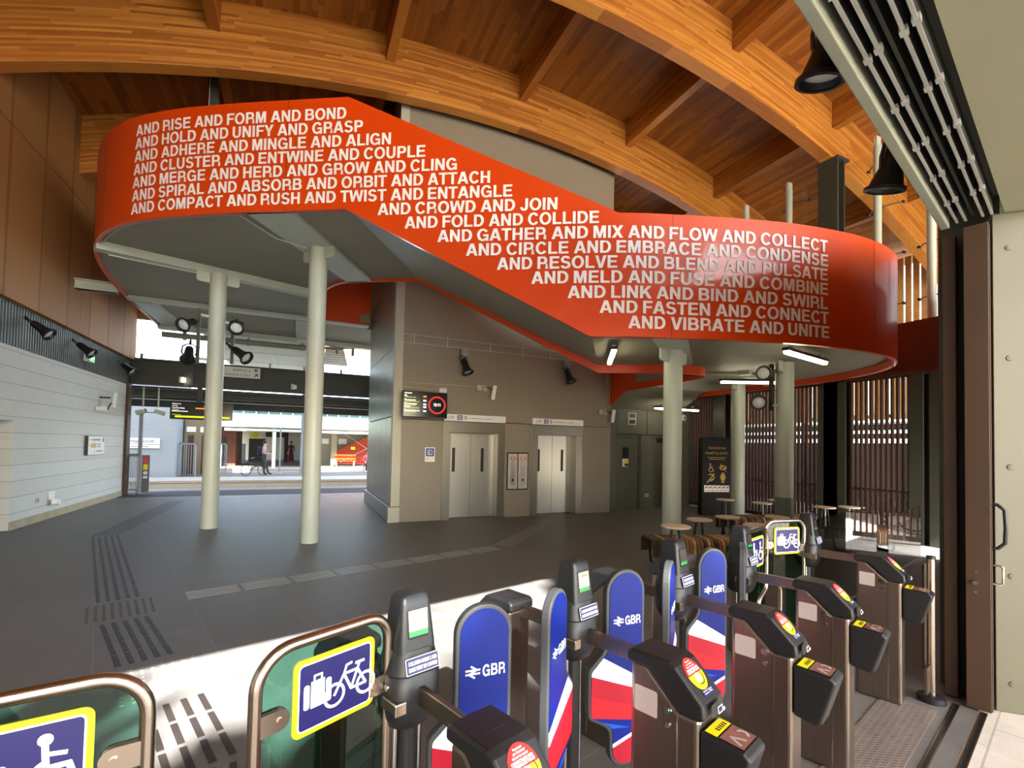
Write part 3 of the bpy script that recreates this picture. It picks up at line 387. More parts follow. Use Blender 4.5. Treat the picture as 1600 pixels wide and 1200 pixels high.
def copy_thing(root, loc=None, rz=None, label=None):
    r = root.copy(); COL.objects.link(r)
    if loc is not None: r.location = loc
    if rz is not None: r.rotation_euler = (0, 0, rz)
    if label: r['label'] = label
    for ch in list(root.children):
        c = ch.copy(); COL.objects.link(c); c.parent = r
        for g in list(ch.children):
            d = g.copy(); COL.objects.link(d); d.parent = c
    return r
# ------------------------------------------------------------------ materials
M_floor = brickmat('floor_tiles', '646260', '696765', '7b7976', 1.2, .8, .003, rot=radians(-16.5)+pi/2, rough=.5, var=.2, bump=.15)
M_pave = brickmat('outdoor_paving', 'cfc9bd', 'c6c0b4', 'a8a296', .6, .4, .006, rot=radians(-14.9), rough=.7, var=.12)
M_orange = mat('orange_paint', 'd84402', .4, var=.015, scale=2, coat=.35)
M_white = mat('white_vinyl', 'fdfdfd', .4, var=.0)
M_soff = mat('soffit_grey', '918d7c', .55, var=.05, scale=1.5)
M_steelp = mat('pale_painted_steel', 'bcc3b4', .42, var=.04, scale=3)
M_dkgreen = mat('dark_green_steel', '43453a', .5, var=.08, scale=4)
M_charcoal = mat('charcoal_steel', '33362f', .5, var=.1, scale=4)
M_black = mat('black_plastic', '17181a', .42, var=.1, scale=20)
M_grey_pl = mat('charcoal_plastic', '17191b', .45, var=.08, scale=60, bump=.05)
M_rubber = mat('dark_rubber', '37393b', .6, var=.05)
M_steel = mat('brushed_steel', '8c7f74', .34, m=1., var=.1, scale=3, stretch=(40, 40, 1), rvar=.06)
M_steelv = mat('brushed_lift_steel', 'bdbbb2', .34, m=.85, var=.1, scale=2.5, stretch=(60, 60, 1), rvar=.08)
M_tube = mat('satin_tube_steel', 'b9ab9c', .24, m=1., var=.06, scale=5)
M_tower = mat('tower_panel', '8a806f', .5, var=.04, scale=1.2)
M_trimp = mat('tower_trim', 'b3b19e', .45, var=.04, scale=2)
M_ribs = woodmat('glulam_rib', '8f4c12', 'c98836', 'arc', .045, 1.6)
M_pur = woodmat('glulam_purlin', '854810', 'b5742a', 'yz', .045, 1.7)
M_deck = woodmat('roof_boards', '743f0e', 'a46622', 'y', .11, 1.5)
M_veneer = woodmat('veneer_panel', '8c6238', 'a97c4a', 'z', 1.24, 3.2, rough=.7)
M_block = brickmat('white_block', 'ccccc6', 'c6c6c0', '9c9b95', 60., .308, .007, rough=.55, vertical=True, var=.05, bump=.3, off=.0)
M_corten = mat('weathered_brown_steel', '45301f', .6, var=.25, scale=3, stretch=(1, 1, .3))
M_slat = mat('brown_slat', '4a2c22', .6, var=.2, scale=2.5)
M_panelg = mat('olive_panel', '918e76', .5, var=.04, scale=2)
M_clear = glassmat('clear_glass', (.93, .96, .95))
M_green = glassmat('green_tinted_glass', (.38, .62, .54))
M_smoke = glassmat('smoked_glass', (.6, .62, .6))
M_navy = mat('navy_print', '161350', .4, var=.02)
M_yellow = mat('yellow_print', 'f0df10', .4, var=.02)
M_red = mat('red_print', 'd8201c', .4, var=.02)
M_lamp = mat('lamp_tube', 'ffffff', .4, emit='fff0cc', es=9.)
M_chrome = mat('chrome', 'd8d8d8', .12, m=1., var=.02)
M_conc = mat('pale_concrete', 'a39d92', .75, var=.08, scale=5)
M_asph = mat('dark_asphalt', '3d3d42', .8, var=.12, scale=20)
M_cream = mat('cream_panel', '9a9686', .6, var=.03, scale=1)
M_pwhite = mat('pale_render', '949da2', .7, var=.03, scale=.8)
M_terra = mat('rust_cladding', '54290f', .6, var=.1, scale=1.5)
M_signw = mat('sign_white', 'e9e9e6', .4, var=.01)
M_ink = mat('sign_ink', '23242e', .5, var=.02)
M_blue = mat('sign_blue', '24418c', .4, var=.02)
M_amber = mat('amber_led', 'ffa030', .5, emit='ff8a20', es=.6)
M_scrw = mat('screen_white', 'ffffff', .5, emit='f4f6ff', es=.6)
M_scry = mat('screen_lime', 'd8e800', .5, emit='d4e400', es=.4)
M_scrr = mat('screen_red', 'c01818', .5, emit='d01a1e', es=.3)
M_screen = mat('dark_screen', '08090b', .15, var=.05)
# ------------------------------------------------------------------ setting: floor, walls
def rbox(b, w0, w1, u0, u1, z0, z1, mi=0):
    b.add([WU(w, u, z) for z in (z0, z1) for w, u in ((w0, u0), (w1, u0), (w1, u1), (w0, u1))], [(3,2,1,0),(4,5,6,7),(0,1,5,4),(1,2,6,5),(2,3,7,6),(3,0,4,7)], mi)
b = MB()
b.ext([tuple(WU(-9, .5)), tuple(WU(13.6, .5)), (13.4, 5), (13.4, 19.2), (-9, 19.2)], (0, 0, -.2)); struct(b.build('floor', M_floor))
b = MB(); rbox(b, -30, 30, -40, .5, -.2, -.004); struct(b.build('forecourt', M_pave))
b = MB(); b.box(13.4, 60, -10, 60, -.25, -.02); struct(b.build('side_yard', M_conc))
def door_prop(o): return o
# left wall
b = MB(); X0, X1 = -5.25, -4.9
b.box(X0, X1, -.7, 10.35, 0, 3.47); b.box(X0, X1, 12.02, 18.5, 0, 3.47); b.box(X0, X1, 10.35, 12.02, 2.08, 3.47); b.box(-5.8, X0, 12.02, 12.3, 0, 2.2); b.box(-5.8, X0, 10.1, 10.35, 0, 2.2); b.box(-5.8,X0,10.1,12.3,2.08,2.3)
struct(b.build('wall_left', M_block))
b = MB(); b.box(-5.75, -5.5, 10.35, 12.02, 0, 2.08); b.box(-5.5, -5.47, 10.45, 11.9, .05, 2.0); struct(b.build('door_1', M_charcoal))
b = MB(); b.box(-20, -5.85, -8, 18.6, 0, 10.4); b.box(-5.85, -5.27, -8, 10.0, 0, 10.4); b.box(-5.85, -5.27, 10.0, 18.6, 3.5, 10.4); b.box(-5.85, -5.27, 12.31, 18.6, 0, 3.5); struct(b.build('wall_west_shade', M_tower))  # unseen wing, added to shade the platform building and stop stray sun
b = MB(); b.box(-4.9, -4.885, 12.02, 18.3, 0, .16); b.box(-5.6, -5.25, 12.005, 12.02, 0, .13); struct(b.build('baseboard_left', mat('stone_skirting', 'a39577', .6, var=.12)))
b = MB(); n = 200
y = -.6
while y < 18.4:      # corrugated strip
    b.ext([(-5.0, y, 3.47), (-4.87, y+.01, 3.47), (-4.87, y+.05, 3.47), (-4.9, y+.06, 3.47), (-4.9, y+.1, 3.47), (-5.0, y+.1, 3.47)], (0, 0, .78)); y += .1
struct(b.build('trim_1', mat('grey_corrugated_metal', '5f6664', .45, m=.3, var=.2, scale=3, stretch=(1, 8, .3))))
b = MB()
for z0, z1 in ((4.25, 7.28), (7.295, 10.4)):
    y = -.5
    while y < 18.5: b.box(-5.2, -4.75, y, min(y+1.84, 18.5), z0, z1); y += 1.85
struct(b.build('wall_upper_left', M_veneer))
b = MB(); b.box(-5.05, -4.83, 18.3, 18.62, 0, 3.5); struct(b.build('trim_2', M_corten))
b = MB(); b.box(-5.2, 12, 18.7, 18.9, 5.65, 10.4); struct(b.build('wall_end_added', M_veneer))  # gable closure added to keep sky light off the veneer and ceiling
# ------------------------------------------------------------------ roof
XC, ZB, RA = 4.6, 9.66, 25.
def arcz(x, off=0): return ZB-RA+sqrt((RA+off)**2-(x-XC)**2)
DK = 1.27
xs = [-5.2+i*(17.2+5.2)/44 for i in range(45)]
b = MB()
vs = []; fs = []
for i, x in enumerate(xs):
    for yy, zz in ((-8.2, 0), (19.0, 0), (19.0, .3), (-8.2, .3)): vs.append((x, yy, arcz(x, DK)+zz))
for i in range(44):
    for k in range(4): fs.append((i*4+k, i*4+(k+1) % 4, i*4+4+(k+1) % 4, i*4+4+k))
fs += [(0, 1, 2, 3), (44*4+3, 44*4+2, 44*4+1, 44*4)]
b.add(vs, fs); struct(b.build('ceiling', M_deck))
for j, yy in enumerate((17.5, 14., 10.5, 7., 3.5, 0., -3.5, -7.)):
    b = MB(); vs = []; fs = []
    for i, x in enumerate(xs):
        for y2, off in ((yy-.14, 0), (yy+.14, 0), (yy+.14, DK+.05), (yy-.14, DK+.05)): vs.append((x, y2, arcz(x, off)))
    for i in range(44):
        for k in range(4): fs.append((i*4+k, i*4+(k+1) % 4, i*4+4+(k+1) % 4, i*4+4+k))
    fs += [(0, 1, 2, 3), (44*4+3, 44*4+2, 44*4+1, 44*4)]
    b.add(vs, fs); o = struct(b.build('ceiling_rib', M_ribs, bevel=.012))
for x in (-1.68, 1.6, 4.82, 8.06, 11.35, 14.5):
    b = MB()
    zt = arcz(x, DK)+.02
    for y0, y1, dep in ((-7., -3.5, .62), (-3.5, 0, .62), (0, 3.5, .62), (3.5, 7, .62), (7, 10.5, .62), (10.5, 14, .62), (14, 17.5, .62)):
        b.box(x-.1, x+.1, y0+.141, y1-.141, zt-dep, zt)
    struct(b.build('ceiling_purlin', M_pur, bevel=.01))
# ------------------------------------------------------------------ lift tower
b = MB()
TX0, TX1, TY = 2.16, 8.0, 10.9
for x0, x1, z0, z1 in ((TX0, 3.14, 0, 2.36), (4.76, 5.5, 0, 2.36), (7.06, TX1, 0, 2.36), (TX0, TX1, 2.375, 5.6), (TX0, TX1, 5.615, 10.55)): b.box(x0, x1, TY, TY+.35, z0, z1)
b.box(TX0, TX1, TY+.35, 15.2, 0, 10.5)
struct(b.build('wall_lift_tower', M_tower))
b = MB()
b.box(1.96, TX0, TY-.03, TY+.16, .36, 10.3); b.box(1.9, TX0, TY-.05, TY+.2, 0, .35)
struct(b.build('trim_3', M_trimp, bevel=.006))
b = MB()
for z0, z1 in ((.36, 2.42), (2.435, 4.05), (4.065, 5.9), (5.915, 10.3)):
    for k in range(5): b.box(1.99, TX0, TY+.17+k*.83, TY+.99+k*.83, z0, z1)
b.box(1.93, TX0, TY+.17, 15.2, 0, .35)
struct(b.build('wall_tower_side', mat('tower_side_cladding', '8f8e7e', .33, m=.35, var=.06, scale=2, stretch=(1, 8, 1)), bevel=.006))
# back wall beside the tower with two doors
b = MB()
b.box(8.0, 11.75, 11.45, 11.7, 0, 3.6); b.box(11.4, 11.75, 11.32, 11.45, 0, 3.4); b.box(8.0, 8.55, 11.35, 11.45, 0, 3.4); b.box(9.45, 9.88, 11.35, 11.45, 0, 2.2); b.box(11.1, 11.4, 11.35, 11.45, 0, 2.2)
b.box(8.56, 9.66, 11.35, 11.45, 2.22, 3.4); b.box(9.68, 11.4, 11.35, 11.45, 2.22, 3.4)
M_doorg = mat('olive_door_paint', '55564a', .45, var=.05); struct(b.build('wall_back', M_doorg))
for nm, x0, x1 in (('door_2', 8.56, 9.44), ('door_3', 9.89, 11.09)):
    b = MB(); b.box(x0, x1, 11.40, 11.45, 0, 2.18)
    b.box(x0, x0+.04, 11.36, 11.4, 0, 2.18); b.box(x1-.04, x1, 11.36, 11.4, 0, 2.18); b.box(x0, x1, 11.36, 11.4, 2.14, 2.18)
    d = struct(b.build(nm, M_doorg, bevel=.004))
    b = MB()
    if nm == 'door_2':
        b.box(x0+.25, x0+.47, 11.39, 11.4, 1.5, 1.82); b.build('vision_panel', M_black, d)
        b = MB(); b.cyl((x0+.1, 11.34, 1.0), (x0+.22, 11.34, 1.0), .01); b.cyl((x0+.1, 11.4, 1.0), (x0+.1, 11.34, 1.0), .012); b.build('door_handle', M_chrome, d)
        for z in (.25, 1.1, 1.9): b = MB(); b.cyl((x1-.055, 11.385, z), (x1-.055, 11.385, z+.14), .012); b.build('hinge', M_steel, d)
        fl = Flat((x0+.25, 11.399, 1.24), (1, 0, 0), (0, 0, 1)); fl.rect(0, 0, .22, .24, 0).rect(.08, .12, .22, .2, 1, 1).rect(.08, .02, .22, .1, 2, 1).build('notice', [M_signw, M_yellow, M_blue], d)
    else:
        b.box(x0+.2, x1-.1, 11.395, 11.4, 1.98, 2.1); b.build('vent', M_black, d)
        for z in (.25, 1.1, 1.9): b = MB(); b.cyl((x1-.055, 11.385, z), (x1-.055, 11.385, z+.14), .012); b.build('hinge', M_steel, d)
# ------------------------------------------------------------------ right wall: brown fascia, posts, glazing
RX = 11.3
b = MB(); b.box(RX, RX+.3, 3.4, 11.45, 3.5, 4.5); b.box(RX-.05, RX+.35, 3.4, 11.45, 3.42, 3.5); struct(b.build('wall_right_fascia', mat('brown_fascia', '6a3a22', .5, var=.1)))
b = MB()
def hpost(b, y0, y1, z1): b.box(RX-.02, RX+.02, y0, y1, 0, z1); b.box(RX+.22, RX+.26, y0, y1, 0, z1); b.box(RX+.02, RX+.22, (y0+y1)/2-.02, (y0+y1)/2+.02, 0, z1)
for y0, y1 in ((6.58, 7.06), (5.12, 5.36), (4.84, 5.02), (9.9, 10.3)):
    b = MB(); hpost(b, y0, y1, 3.45 if y0 != 6.58 else 3.45); struct(b.build('trim_post', M_dkgreen))
b = MB(); hpost(b, 6.75, 7.2, 8.7); b.T = Matrix.Translation((.05, 0, 0)); b.box(RX-.1, RX+.35, 6.72, 7.23, 8.68, 8.74); struct(b.build('trim_post', M_dkgreen))
w1 = MB()
ys = [3.4, 4.45, 5.5, 6.55, 7.6, 8.65, 9.7, 10.75, 11.4]
for y0, y1 in zip(ys[:-1], ys[1:]): w1.box(RX+.4, RX+.415, y0+.008, y1-.008, 4.5, 8.62)
w1 = struct(w1.build('window_1', M_clear))
for yy in (8.02, 5.98, 5.02, 9.3):
    b = MB(); b.cyl((RX+.1, yy, 4.5), (RX+.1, yy, 8.55), .075, n=20); b.box(RX+.02, RX+.18, yy-.03, yy+.03, 8.55, 8.75); p = b.build('mullion_post', M_steelp, w1, smooth=40)
    for z in (5.0, 6.1, 7.2, 8.2):
        b = MB()
        for s in (-1, 1): b.tube([(RX+.1, yy, z-.04), (RX+.25, yy+s*.2, z), (RX+.4, yy+s*.34, z+.02)], [.022, .014, .01], 8); b.cyl((RX+.37, yy+s*.34, z+.02), (RX+.44, yy+s*.34, z+.02), .03, n=12)
        b.build('glass_bracket', M_charcoal, w1, smooth=40)
# ------------------------------------------------------------------ door head, soffit and jamb on the right
b = MB(); rbox(b, -8, 4.95, .08, .36, 3.56, 3.72); struct(b.build('ceiling_entrance', M_panelg))
b = MB(); rbox(b, -8, 12, .1, .72, 4.9, 5.1); rbox(b, -8, 12, .08, .12, 3.72, 5.0); rbox(b, -8, 12, .6, .72, 3.7, 5.0); struct(b.build('trim_lintel', M_dkgreen))
WN = (WU(6.6, -2.4)-WU(4.82, .42)).normalized(); WNO = WN.cross(Vector((0, 0, 1)))   # outer cladding wall right of the doors
b = MB(); b.ext([WU(4.82, .42), WU(6.6, -2.4), WU(6.8, -2.3), WU(5.02, .5)], (0, 0, 3.555)); M_panelw = mat('olive_wall_panel', '5c5a48', .5, var=.04, scale=2); o = struct(b.build('wall_front_right', M_panelw, bevel=.004))
for z in (.2, .95, 1.72, 2.5, 3.3):
    b = MB(); p = WU(4.82, .42, z)+WN*.09; q = WNO if WNO.dot(WD) < 0 else -WNO
    b.cyl(p, p+q*.006, .022, .018, 14); b.cyl(p+q*.006, p+q*.009, .009, n=10); b.build('panel_bolt', M_panelw, o, smooth=40)
b = MB(); rbox(b, 5.05, 10.4, .4, .75, 0, 4.4); rbox(b, 10.4, 14, .4, .75, 1.9, 4.4); struct(b.build('wall_front_far_right', M_dkgreen))
# ------------------------------------------------------------------ staircase
def catmull(P, n=12):
    P = [Vector(p) for p in P]; P = [2*P[0]-P[1]]+P+[2*P[-1]-P[-2]]; o = []
    for i in range(1, len(P)-2):
        a, b_, c, d = P[i-1:i+3]
        for k in range(n):
            t = k/n; o.append(.5*((2*b_)+(c-a)*t+(2*a-5*b_+4*c-d)*t*t+(3*b_-a-3*c+d)*t**3))
    return o+[P[-2]]
class Path:
    def __init__(s, P):
        s.q = catmull(P); s.s = [0]
        for a, c in zip(s.q[:-1], s.q[1:]): s.s.append(s.s[-1]+(c-a).length)
        s.L = s.s[-1]
    def at(s, v):
        v = max(0, min(s.L-1e-6, v)); lo, hi = 0, len(s.s)-1
        while hi-lo > 1:
            m = (lo+hi)//2
            if s.s[m] <= v: lo = m
            else: hi = m
        t = (v-s.s[lo])/(s.s[hi]-s.s[lo]); return s.q[lo].lerp(s.q[hi], t)
    def nrm(s, v):                       # outward = right hand side of travel
        d = (s.at(v+.05)-s.at(v-.05)).normalized(); return Vector((d.y, -d.x)) if False else Vector((-d.y, d.x))*-1
OUT = Path([(-4.06,18.0),(-4.04,16.2),(-4.0,14.4),(-3.88,12.8),(-3.68,11.6),(-3.44,10.8),(-3.1,10.1),(-2.6,9.47),(-2.0,8.97),(-1.45,8.6),(-.9,8.26),(-.2,7.85),(1.0,7.148),(2.5,6.27),(4.0,5.393),(4.85,5.03),(5.7,4.72),(6.65,4.45),(7.8,4.3),(8.85,4.4),(9.7,4.82),(10.3,5.5),(10.68,6.4),(10.85,7.5),(10.9,9.2),(10.9,11.3)])
INN = Path([(.49,14.5),(.49,12.2),(.56,11.5),(.8,10.98),(1.2,10.66),(2.29,10.03),(3.4,9.38),(4.5,8.735),(5.6,8.09),(6.3,7.68),(6.95,7.33),(7.35,7.22),(7.72,7.35),(7.9,7.75),(7.95,8.4),(7.95,10.3),(7.97,11.4)])
def lerp01(v, a, c): return max(0, min(1, (v-a)/(c-a)))
def out_b(s): return 5.30-1.94*lerp01(s, 12.62, 16.28)
def out_t(s): return 7.02-1.9*lerp01(s, 12.61, 16.65)
iS = [INN.s[i*12] for i in range(17)]
def inn_b(s): return 5.30-1.97*lerp01(s, iS[5], iS[8])-.62*lerp01(s, iS[15]-.05, iS[16])
def inn_t(s): return inn_b(s)+1.7
def ribbon(P, fb, ft, kn, th, side):
    ss = sorted(set([P.L*i/150 for i in range(151)]+kn)); b = MB(); vs = []; fs = []
    for s in ss:
        p = P.at(s); n = P.nrm(s)*side
        for off, z in ((0, fb(s)), (0, ft(s)), (th, ft(s)), (th, fb(s))): q = p-n*off; vs.append((q.x, q.y, z))
    for i in range(len(ss)-1):
        for k in range(4): fs.append((i*4+k, i*4+(k+1) % 4, i*4+4+(k+1) % 4, i*4+4+k))
    m = (len(ss)-1)*4; fs += [(0, 3, 2, 1), (m, m+1, m+2, m+3)]
    return b.add(vs, fs)
# which side is outward? the camera side of the outer balustrade
sd = 1 if OUT.nrm(14).dot(-OUT.at(14)) > 0 else -1
STAIR = thing('staircase', 'orange walled staircase with white lettering sweeping around the lift tower', 'staircase', (0, 0, 0))
ob = ribbon(OUT, out_b, out_t, [12.61, 12.62, 16.28, 16.65], .07, sd).build('outer_balustrade', M_orange, STAIR, smooth=25)
def bmfix(o):
    bm = bmesh.new(); bm.from_mesh(o.data); bmesh.ops.recalc_face_normals(bm, faces=bm.faces); bm.to_mesh(o.data); bm.free()
bmfix(ob)
ib = ribbon(INN, inn_b, inn_t, [iS[5], iS[8], iS[15]-.05], .06, -sd).build('inner_balustrade', M_orange, STAIR, smooth=25); bmfix(ib)
b = MB(); b.box(.49, 1.86, 14.46, 14.52, 5.3, 7.0); b.build('inner_balustrade', M_orange, STAIR)
# panel joints
b = MB()
for s in (7.95, 11.65, 17.42, 20.9):
    p = OUT.at(s)+OUT.nrm(s)*sd*.0015; d = OUT.at(s+.004)-OUT.at(s-.004)
    b.ext([(p.x-d.x/2, p.y-d.y/2, out_b(s)), (p.x+d.x/2, p.y+d.y/2, out_b(s)), (p.x+d.x/2, p.y+d.y/2, out_t(s)), (p.x-d.x/2, p.y-d.y/2, out_t(s))], (OUT.nrm(s)*sd*.001).to_3d())
b.build('panel_joint', mat('joint_shadow_gap', '7a1f04', .6), ob)
LINES = ['AND RISE AND FORM AND BOND', 'AND HOLD AND UNIFY AND GRASP', 'AND ADHERE AND MINGLE AND ALIGN', 'AND CLUSTER AND ENTWINE AND COUPLE', 'AND MERGE AND HERD AND GROW AND CLING', 'AND SPIRAL AND ABSORB AND ORBIT AND ATTACH', 'AND COMPACT AND RUSH AND TWIST AND ENTANGLE', 'AND CROWD AND JOIN', 'AND FOLD AND COLLIDE', 'AND GATHER AND MIX AND FLOW AND COLLECT', 'AND CIRCLE AND EMBRACE AND CONDENSE', 'AND RESOLVE AND BLEND AND PULSATE', 'AND MELD AND FUSE AND COMBINE', 'AND LINK AND BIND AND SWIRL', 'AND FASTEN AND CONNECT', 'AND VIBRATE AND UNITE']
S0 = [8.95, 8.94, 8.94, 8.93, 8.92, 8.92, 8.91, 13.12, 13.54, 14.04, 14.47, 14.93, 15.43, 15.95, 16.4, 16.8]
S1 = [12.62, 12.88, 13.3, 13.85, 14.34, 14.81, 15.16, 15.79, 16.39]+[19.89]*7
def WORDSTEP(word):
    """advance from one word's first letter edge to the next word's"""
    return text_geo(word+' A', .016)[2]-text_geo('A', .016)[2]
for k, t in enumerate(LINES):
    vs, fs, wdt = text_geo(t, .016); kx = (S1[k]-S0[k])/wdt; kz = .178/.73; z0 = 6.68-.2135*k
    x0 = 0.; first = True
    for word in t.split(' '):             # each word a run of cut vinyl letters
        wv, wf, ww = text_geo(word, .016); off = x0 if first else x0
        b = MB()
        for dx, dl in ((0, .009), (.006, .0095)):
            pts = []
            for x, y in wv:
                q = S0[k]+(off+x)*kx+dx; p = OUT.at(q)+OUT.nrm(q)*sd*dl; pts.append((p.x, p.y, z0+y*kz))
            b.add(pts, wf)
        b.build('lettering', M_white, ob)
        x0 += WORDSTEP(word)
# soffits
def slab(poly, z, th): b = MB(); b.ext([(x, y, z) for x, y in poly], (0, 0, th)); return b
osm = lambda s0, s1, n: [tuple(OUT.at(s0+(s1-s0)*i/n)-OUT.nrm(s0+(s1-s0)*i/n)*sd*.06) for i in range(n+1)]
ism = lambda s0, s1, n: [tuple(INN.at(s0+(s1-s0)*i/n)) for i in range(n+1)]
hi = osm(0.05, 12.62, 60)+ism(iS[5], 0, 40)+[(1.85, 14.45), (1.85, 15.26), (3.3, 15.26), (3.3, 18.0)]
slab(hi, 5.355, .25).build('upper_landing', M_soff, STAIR)
lo = osm(16.28, 24.6, 50)+[(10.84, 10.25), (7.95, 10.25)]+ism(iS[15], iS[8], 40)
# trim list where the far edge ends
lo = [p for p in osm(16.28, OUT.L-1.05, 50)]+[(7.95, 10.25)]+ism(iS[14], iS[8], 40)
slab(lo, 3.5, .25).build('lower_landing', M_soff, STAIR)
a0, a1 = OUT.at(12.62)-OUT.nrm(12.62)*sd*.06, OUT.at(16.28)-OUT.nrm(16.28)*sd*.06; c0, c1 = INN.at(iS[5]), INN.at(iS[8])
b = MB(); b.add([(a0.x,a0.y,5.355),(a1.x,a1.y,3.5),(c1.x,c1.y,3.5),(c0.x,c0.y,5.355),(a0.x,a0.y,5.62),(a1.x,a1.y,3.77),(c1.x,c1.y,3.77),(c0.x,c0.y,5.62)], [(3,2,1,0),(4,5,6,7),(0,1,5,4),(1,2,6,5),(2,3,7,6),(3,0,4,7)])
b.build('upper_flight', M_soff, STAIR)
b = MB(); b.add([(7.98,10.25,3.5),(10.9,10.25,3.5),(10.9,11.35,2.95),(7.98,11.35,2.95),(7.98,10.25,3.75),(10.9,10.25,3.75),(10.9,11.35,3.2),(7.98,11.35,3.2)], [(3,2,1,0),(4,5,6,7),(0,1,5,4),(1,2,6,5),(2,3,7,6),(3,0,4,7)]); b.build('lower_flight', M_soff, STAIR)
# flush beam flanges below the landings
def band(pts, z, nm='landing_beam', th=.03, m=None): b = MB(); b.ext([(x, y, z) for x, y in pts], (0, 0, th)); return b.build(nm, m or M_steelp, STAIR)
band([(-.19,7.9),(1.34,10.5),(.92,10.88),(-.83,8.25)], 5.30, th=.06)
band([(-3.5,10.95),(.45,12.2),(.5,11.98),(-3.4,10.75)], 5.20, th=.16)
band([(-4.0,14.55),(1.85,14.55),(1.85,14.85),(-4.0,14.85)], 5.28, th=.08)
band([(-4.0,15.0),(-3.45,15.0),(-3.3,17.8),(-3.9,17.8)], 5.30, th=.06)
band([(-.15,15.0),(.3,15.0),(.3,17.8),(-.15,17.8)], 5.30, th=.06)
band([(-4.05,17.75),(3.3,17.75),(3.3,18.02),(-4.05,18.02)], 5.22, th=.14)
band([(4.5,5.3),(5.0,5.06),(7.1,7.0),(6.75,7.25)], 3.47, th=.04)
band([(8.7,7.0),(10.7,7.9),(10.65,8.1),(8.6,7.2)], 3.42, th=.09)
b = MB(); b.tube([(-4.0, 18.1, 5.1), (0.25, 18.1, 5.1)], .09, 8); b.tube([(0.25, 18.1, 5.1), (2.0, 18.1, 5.3)], .05, 8)
for x in (-3.4, -1.6, .05, .32, 1.2, 1.75): b.box(x-.04, x+.04, 18.02, 18.2, 4.98, 5.3)
b.build('edge_girder', M_soff, STAIR)
b = MB(); b.tube([OUT.at(s).to_3d()*1+Vector((-OUT.nrm(s).x*sd*.12, -OUT.nrm(s).y*sd*.12, 5.335)) for s in [6.8+i*.2 for i in range(25)]], .013, 6)
b.tube([(-3.28, 10.95, 5.17), (-2.0, 11.28, 5.17), (-1.62, 11.2, 5.17)], .014, 6); b.tube([(-.95, 8.4, 5.32), (-.45, 9.1, 5.32), (0.05, 9.12, 5.25)], .014, 6)
b.build('conduit', M_steelp, STAIR, smooth=40)
b = MB(); b.box(-4.75, -3.98, 13.9, 14.02, 5.2, 5.42); b.box(-4.75, -3.98, 13.84, 14.08, 5.2, 5.225); b.box(-4.75, -3.98, 13.84, 14.08, 5.4, 5.425); b.build('wall_beam', M_steelp, STAIR)
t = thing('roof_bracket', 'small grey steel bracket hung from the roof above the lettered panel', 'bracket', (-1.9, 11.6, 8.3)); b = MB(); b.box(-.12, .12, -.1, .1, 1.55, 1.75); b.ext([(-.1, -.03, 1.6), (.1, -.03, 1.6), (.22, -.03, .0), (.05, -.03, .0)], (0, .06, 0)); b.build('arm', M_dkgreen, t); b = MB(); b.tube([(-.0, -.05, 1.55), (-.02, -.05, 0)], .008, 6); b.box(-.2, .1, -.1, .1, -.08, 0); b.build('hanger', M_steelp, t)
# ------------------------------------------------------------------ columns
def column(x, y, top, label, r=.155, sleeve=False, cap=True, ang=.25):
    t = thing('column', label, 'column', (x, y, 0), 0, 'pale steel columns under the staircase')
    b = MB(); b.cyl((0, 0, 0), (0, 0, top), r, n=36); b.build('shaft', M_steelp, t, smooth=40)
    b = MB(); b.T = Matrix.Rotation(ang, 4, 'Z'); b.ext([(p[0], -.02, p[1]) for p in fillet([(-.38, top+.0), (-.38, top-.2), (.38, top-.2), (.38, top)], [0, .06, .06, 0])], (0, .04, 0)); b.build('cap_plate', M_steelp, t)
    if sleeve: b = MB(); b.cyl((0, 0, 0), (0, 0, .95), r+.006, n=36); b.build('base_sleeve', mat('grey_base_paint', '6f7a74', .45), t, smooth=40)
    return t
column(-1.58, 11.3, 5.2, 'pale steel column with spotlights on rods, leftmost under the upper landing')
column(.25, 9.2, 5.3, 'pale steel column under the upper landing where the stair flight starts', ang=-.9)
column(5.8, 6.16, 3.47, 'pale steel column behind the ticket gates at the foot of the lettered panel')
column(9.75, 8.15, 3.45, 'pale steel column beside the black assistance totem', ang=.4)
column(8.25, 5.88, 3.45, 'pale steel column with a dark grey base and two side spotlights', sleeve=True, ang=.4)
# ------------------------------------------------------------------ spotlights
def spot(name_label, p, d, s=1., group='black spotlights', lamp=False, long=1.):
    d = Vector(d).normalized(); t = thing('spotlight', name_label, 'spotlight', p, 0, group)
    t.rotation_mode = 'QUATERNION'; t.rotation_quaternion = d.to_track_quat('Z', 'Y'); t.scale = (s, s, s)
    b = MB(); b.lathe([(.03, -.17*long), (.055, -.165*long), (.065, -.1*long), (.07, 0), (.1, .1), (.108, .13), (.1, .13), (.094, .11), (.06, .03)], 24); b.build('housing', M_black, t, smooth=35)
    b = MB(); b.lathe([(.105, .115), (.122, .118), (.122, .14), (.1, .142), (.105, .115)], 24, caps=False); b.build('rim', M_black, t, smooth=35)
    b = MB(); b.lathe([(.08, .055), (.088, .1), (.05, .115), (.01, .118)], 24); b.build('lens', mat('spot_lens', 'd4d6d6', .25) if 'spot_lens' not in MATS else MATS['spot_lens'], t, smooth=60)
    b = MB(); b.tube([(.085, 0, 0), (.105, 0, -.06), (.1, 0, -.2), (.03, 0, -.27), (-.03, 0, -.27), (-.1, 0, -.2), (-.105, 0, -.06), (-.085, 0, 0)], .011, 6); b.cyl((0, 0, -.36), (0, 0, -.26), .018, n=10); b.build('yoke', M_black, t, smooth=40)
    return t
GW = 'spotlights on the corrugated wall strip'
spot('black spotlight on the corrugated strip, nearest the front left edge', (-4.6, 12.15, 3.88), (.75, -.1, -.6), 1.15, GW)
